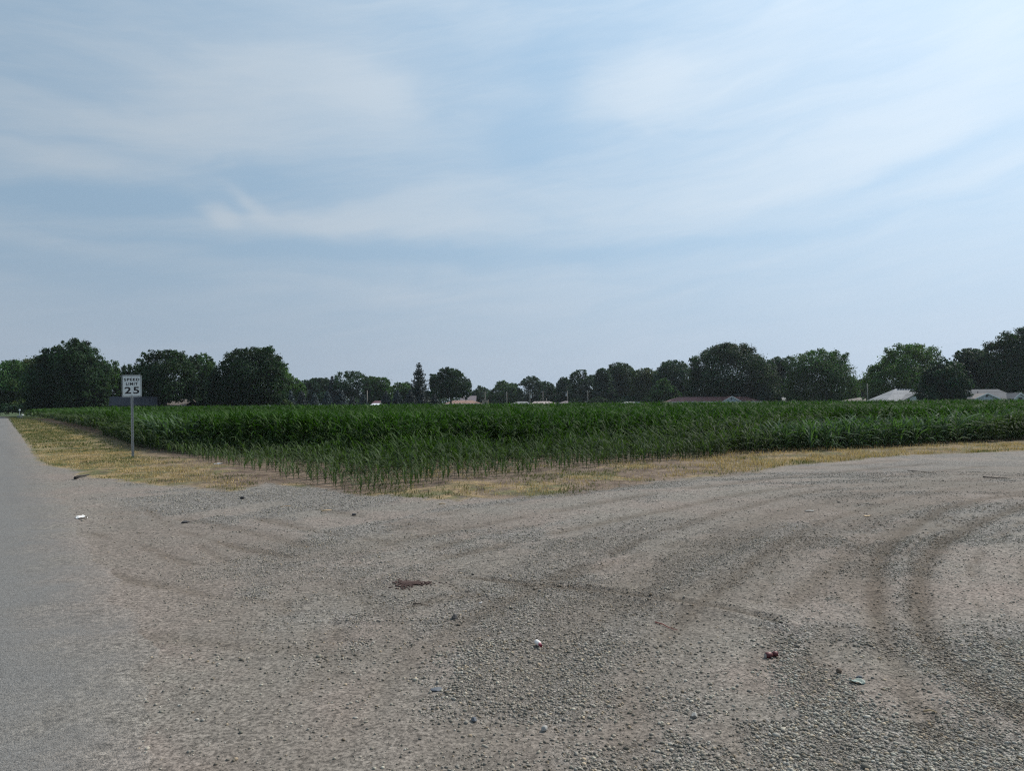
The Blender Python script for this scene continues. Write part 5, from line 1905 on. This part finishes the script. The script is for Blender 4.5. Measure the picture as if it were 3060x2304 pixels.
twig('small dark twig on the asphalt at the lower left', [(227, 1984), (237, 1980), (247, 1977)], .005, bark_dark, 'twig', 'twig')
twig('pale broken stalk right of the worn tracks', [(2760, 2126), (2780, 2128), (2800, 2133)], .006, straw, 'straw_stalk', 'straw')
twig('white cigarette end on the gravel above the bottle', [(1433, 1805), (1441, 1803)], .007, paper, 'cigarette_end', 'litter')
scrap('yellowish flat scrap on the worn dirt, upper right of the lot', 2592, 1543, .14, .06, straw, 'cardboard_scrap', 'litter', .3, .012, 3)
scrap('pale pinkish flat scrap left of the yellowish scrap', 2420, 1528, .16, .07, palestone, 'cardboard_scrap', 'litter', 0, .012, 5)
stone('angular black stone left of the white bottle', 1358, 1852, (.075, .05, .05), darkstone, 'dark_stone', 'stone', 7)
stone('flat grey slab of stone in the lower centre gravel', 1305, 2064, (.08, .05, .02), slatestone, 'flat_stone', 'stone', 8)
stone('slate blue stone sitting on the pale green scrap', 2567, 2034, (.055, .045, .045), slatestone, 'slate_stone', 'stone', 9)
scrap('pale green curled plastic scrap under the slate blue stone', 2562, 2044, .095, .055, greenish, 'plastic_scrap', 'litter', -.3, .014, 7)
stone('brownish angular stone left of the pale green scrap', 2508, 2010, (.05, .04, .035), bark_brown, 'brown_stone', 'stone', 10)
stone('pale rounded stone at the bottom, right of centre', 1628, 2182, (.045, .038, .035), palestone, 'pale_stone', 'stone', 12)
stone('pale stone on the light dirt, bottom right quarter', 2075, 2145, (.05, .04, .035), palestone, 'pale_stone', 'stone', 13)
stone('large grey stone near the bottom, left of centre', 1417, 2152, (.045, .035, .028), slatestone, 'slate_stone', 'stone', 14)

# small white plastic bottle with its red cap towards us
x, y = gr(1611, 1934)
rt = empty('plastic_bottle', (x, y, zg(x, y)+.024), R(112))
rt.scale = (.66, .66, .66)
tag(rt, 'small white plastic bottle with a dark red cap lying on the gravel', 'bottle')
bott = simple('white_plastic', (0.72, 0.68, 0.64), .4, .05, 8)
capm = simple('dark_red_plastic', (0.16, 0.010, 0.030), .45, .1, 8)
pinkm = simple('pink_stained_plastic', (0.55, 0.27, 0.28), .45, .15, 8)
b = MB(); b.tube([(.075, 0, 0), (.070, 0, 0), (.035, 0, 0), (.0, 0, 0), (-.012, 0, -.001)], [.020, .027, .028, .027, .020], 16); b.build('body', bott, rt, smooth=True)
b = MB(); b.tube([(-.0125, 0, -.001), (-.026, 0, -.003)], [.020, .0135], 16); b.build('shoulder', pinkm, rt, smooth=True)
b = MB(); b.tube([(-.0265, 0, -.003), (-.056, 0, -.007)], [.0165, .0155], 14); b.build('cap', capm, rt)
# crushed can
x, y = gr(2308, 1967)
rt = empty('crushed_can', (x, y, zg(x, y)+.015), R(8))
rt.scale = (.8, .8, .8)
tag(rt, 'crushed red brown can lying on the gravel', 'can')
b = MB(); b.tube([(-.062, 0, 0), (-.05, 0, .002), (-.02, .004, .003), (.0, .012, -.002), (.012, .016, 0)], [.020, .027, .026, .019, .012], 12); b.build('body', redcan, rt, smooth=True)
b = MB(); b.tube([(.012, .010, .002), (.03, .016, .006), (.052, .018, .004)], [.017, .023, .022], 12); b.build('torn_end', redcan, rt, smooth=True)
b = MB(); b.tube([(-.066, 0, 0), (-.0625, 0, 0)], [.019, .021], 12); b.build('lid', palestone, rt)


def debris(label, u, v, hw, hh, n, col, name, cat, sz=.02, seed=1):
    """low heap of wood chips"""
    r = np.random.default_rng(seed+40)
    cx, cy = gr(u, v)
    x1, _ = gr(u+hw, v)
    _, y1 = gr(u, v-hh)
    ax, ay = abs(x1-cx), abs(y1-cy)
    a = r.random(n)*6.283
    q = np.abs(r.normal(0, .48, n))*(.8+.4*np.sin(3*a+1)+.25*np.sin(7*a))
    x = cx+np.cos(a)*q*ax
    y = cy+np.sin(a)*q*ay
    z = lot_z(x, y)+.004+.010*np.clip(1-q, 0, 1)
    b = MB()
    for k in range(n):
        b.box((x[k]-cx, y[k]-cy, z[k]), (sz*r.uniform(.4, 1.6), sz*r.uniform(.2, .6), sz*r.uniform(.15, .4)), r.random()*3)
    o = b.build(name, col)
    o.location = (cx, cy, 0)
    tag(o, label, cat, kind='stuff')


chips = simple('dark_brown_chips', (0.060, 0.032, 0.026), .9, .4, 40)
debris('dark red brown patch of wood chips in the middle of the lot', 1224, 1748, 60, 10, 700, chips, 'wood_chips', 'wood chips', .026)


# ------------------------------------------------------------------ haze
def build_haze():
    b = MB()
    b.box((0, 0, 19.5), (3400, 3400, 43))
    o = b.build('haze', None)
    m = bpy.data.materials.new('haze')
    m.use_nodes = True
    t = NT(m.node_tree)
    out = t.n('ShaderNodeOutputMaterial')
    v = t.n('ShaderNodeVolumePrincipled')
    v.inputs['Color'].default_value = (0.80, 0.90, 1.0, 1)
    v.inputs['Density'].default_value = 0.00009
    v.inputs['Anisotropy'].default_value = 0.2
    t.t.links.new(v.outputs[0], out.inputs['Volume'])
    o.data.materials.append(m)
    tag(o, 'thin pale summer haze', 'haze', kind='stuff')


build_haze()
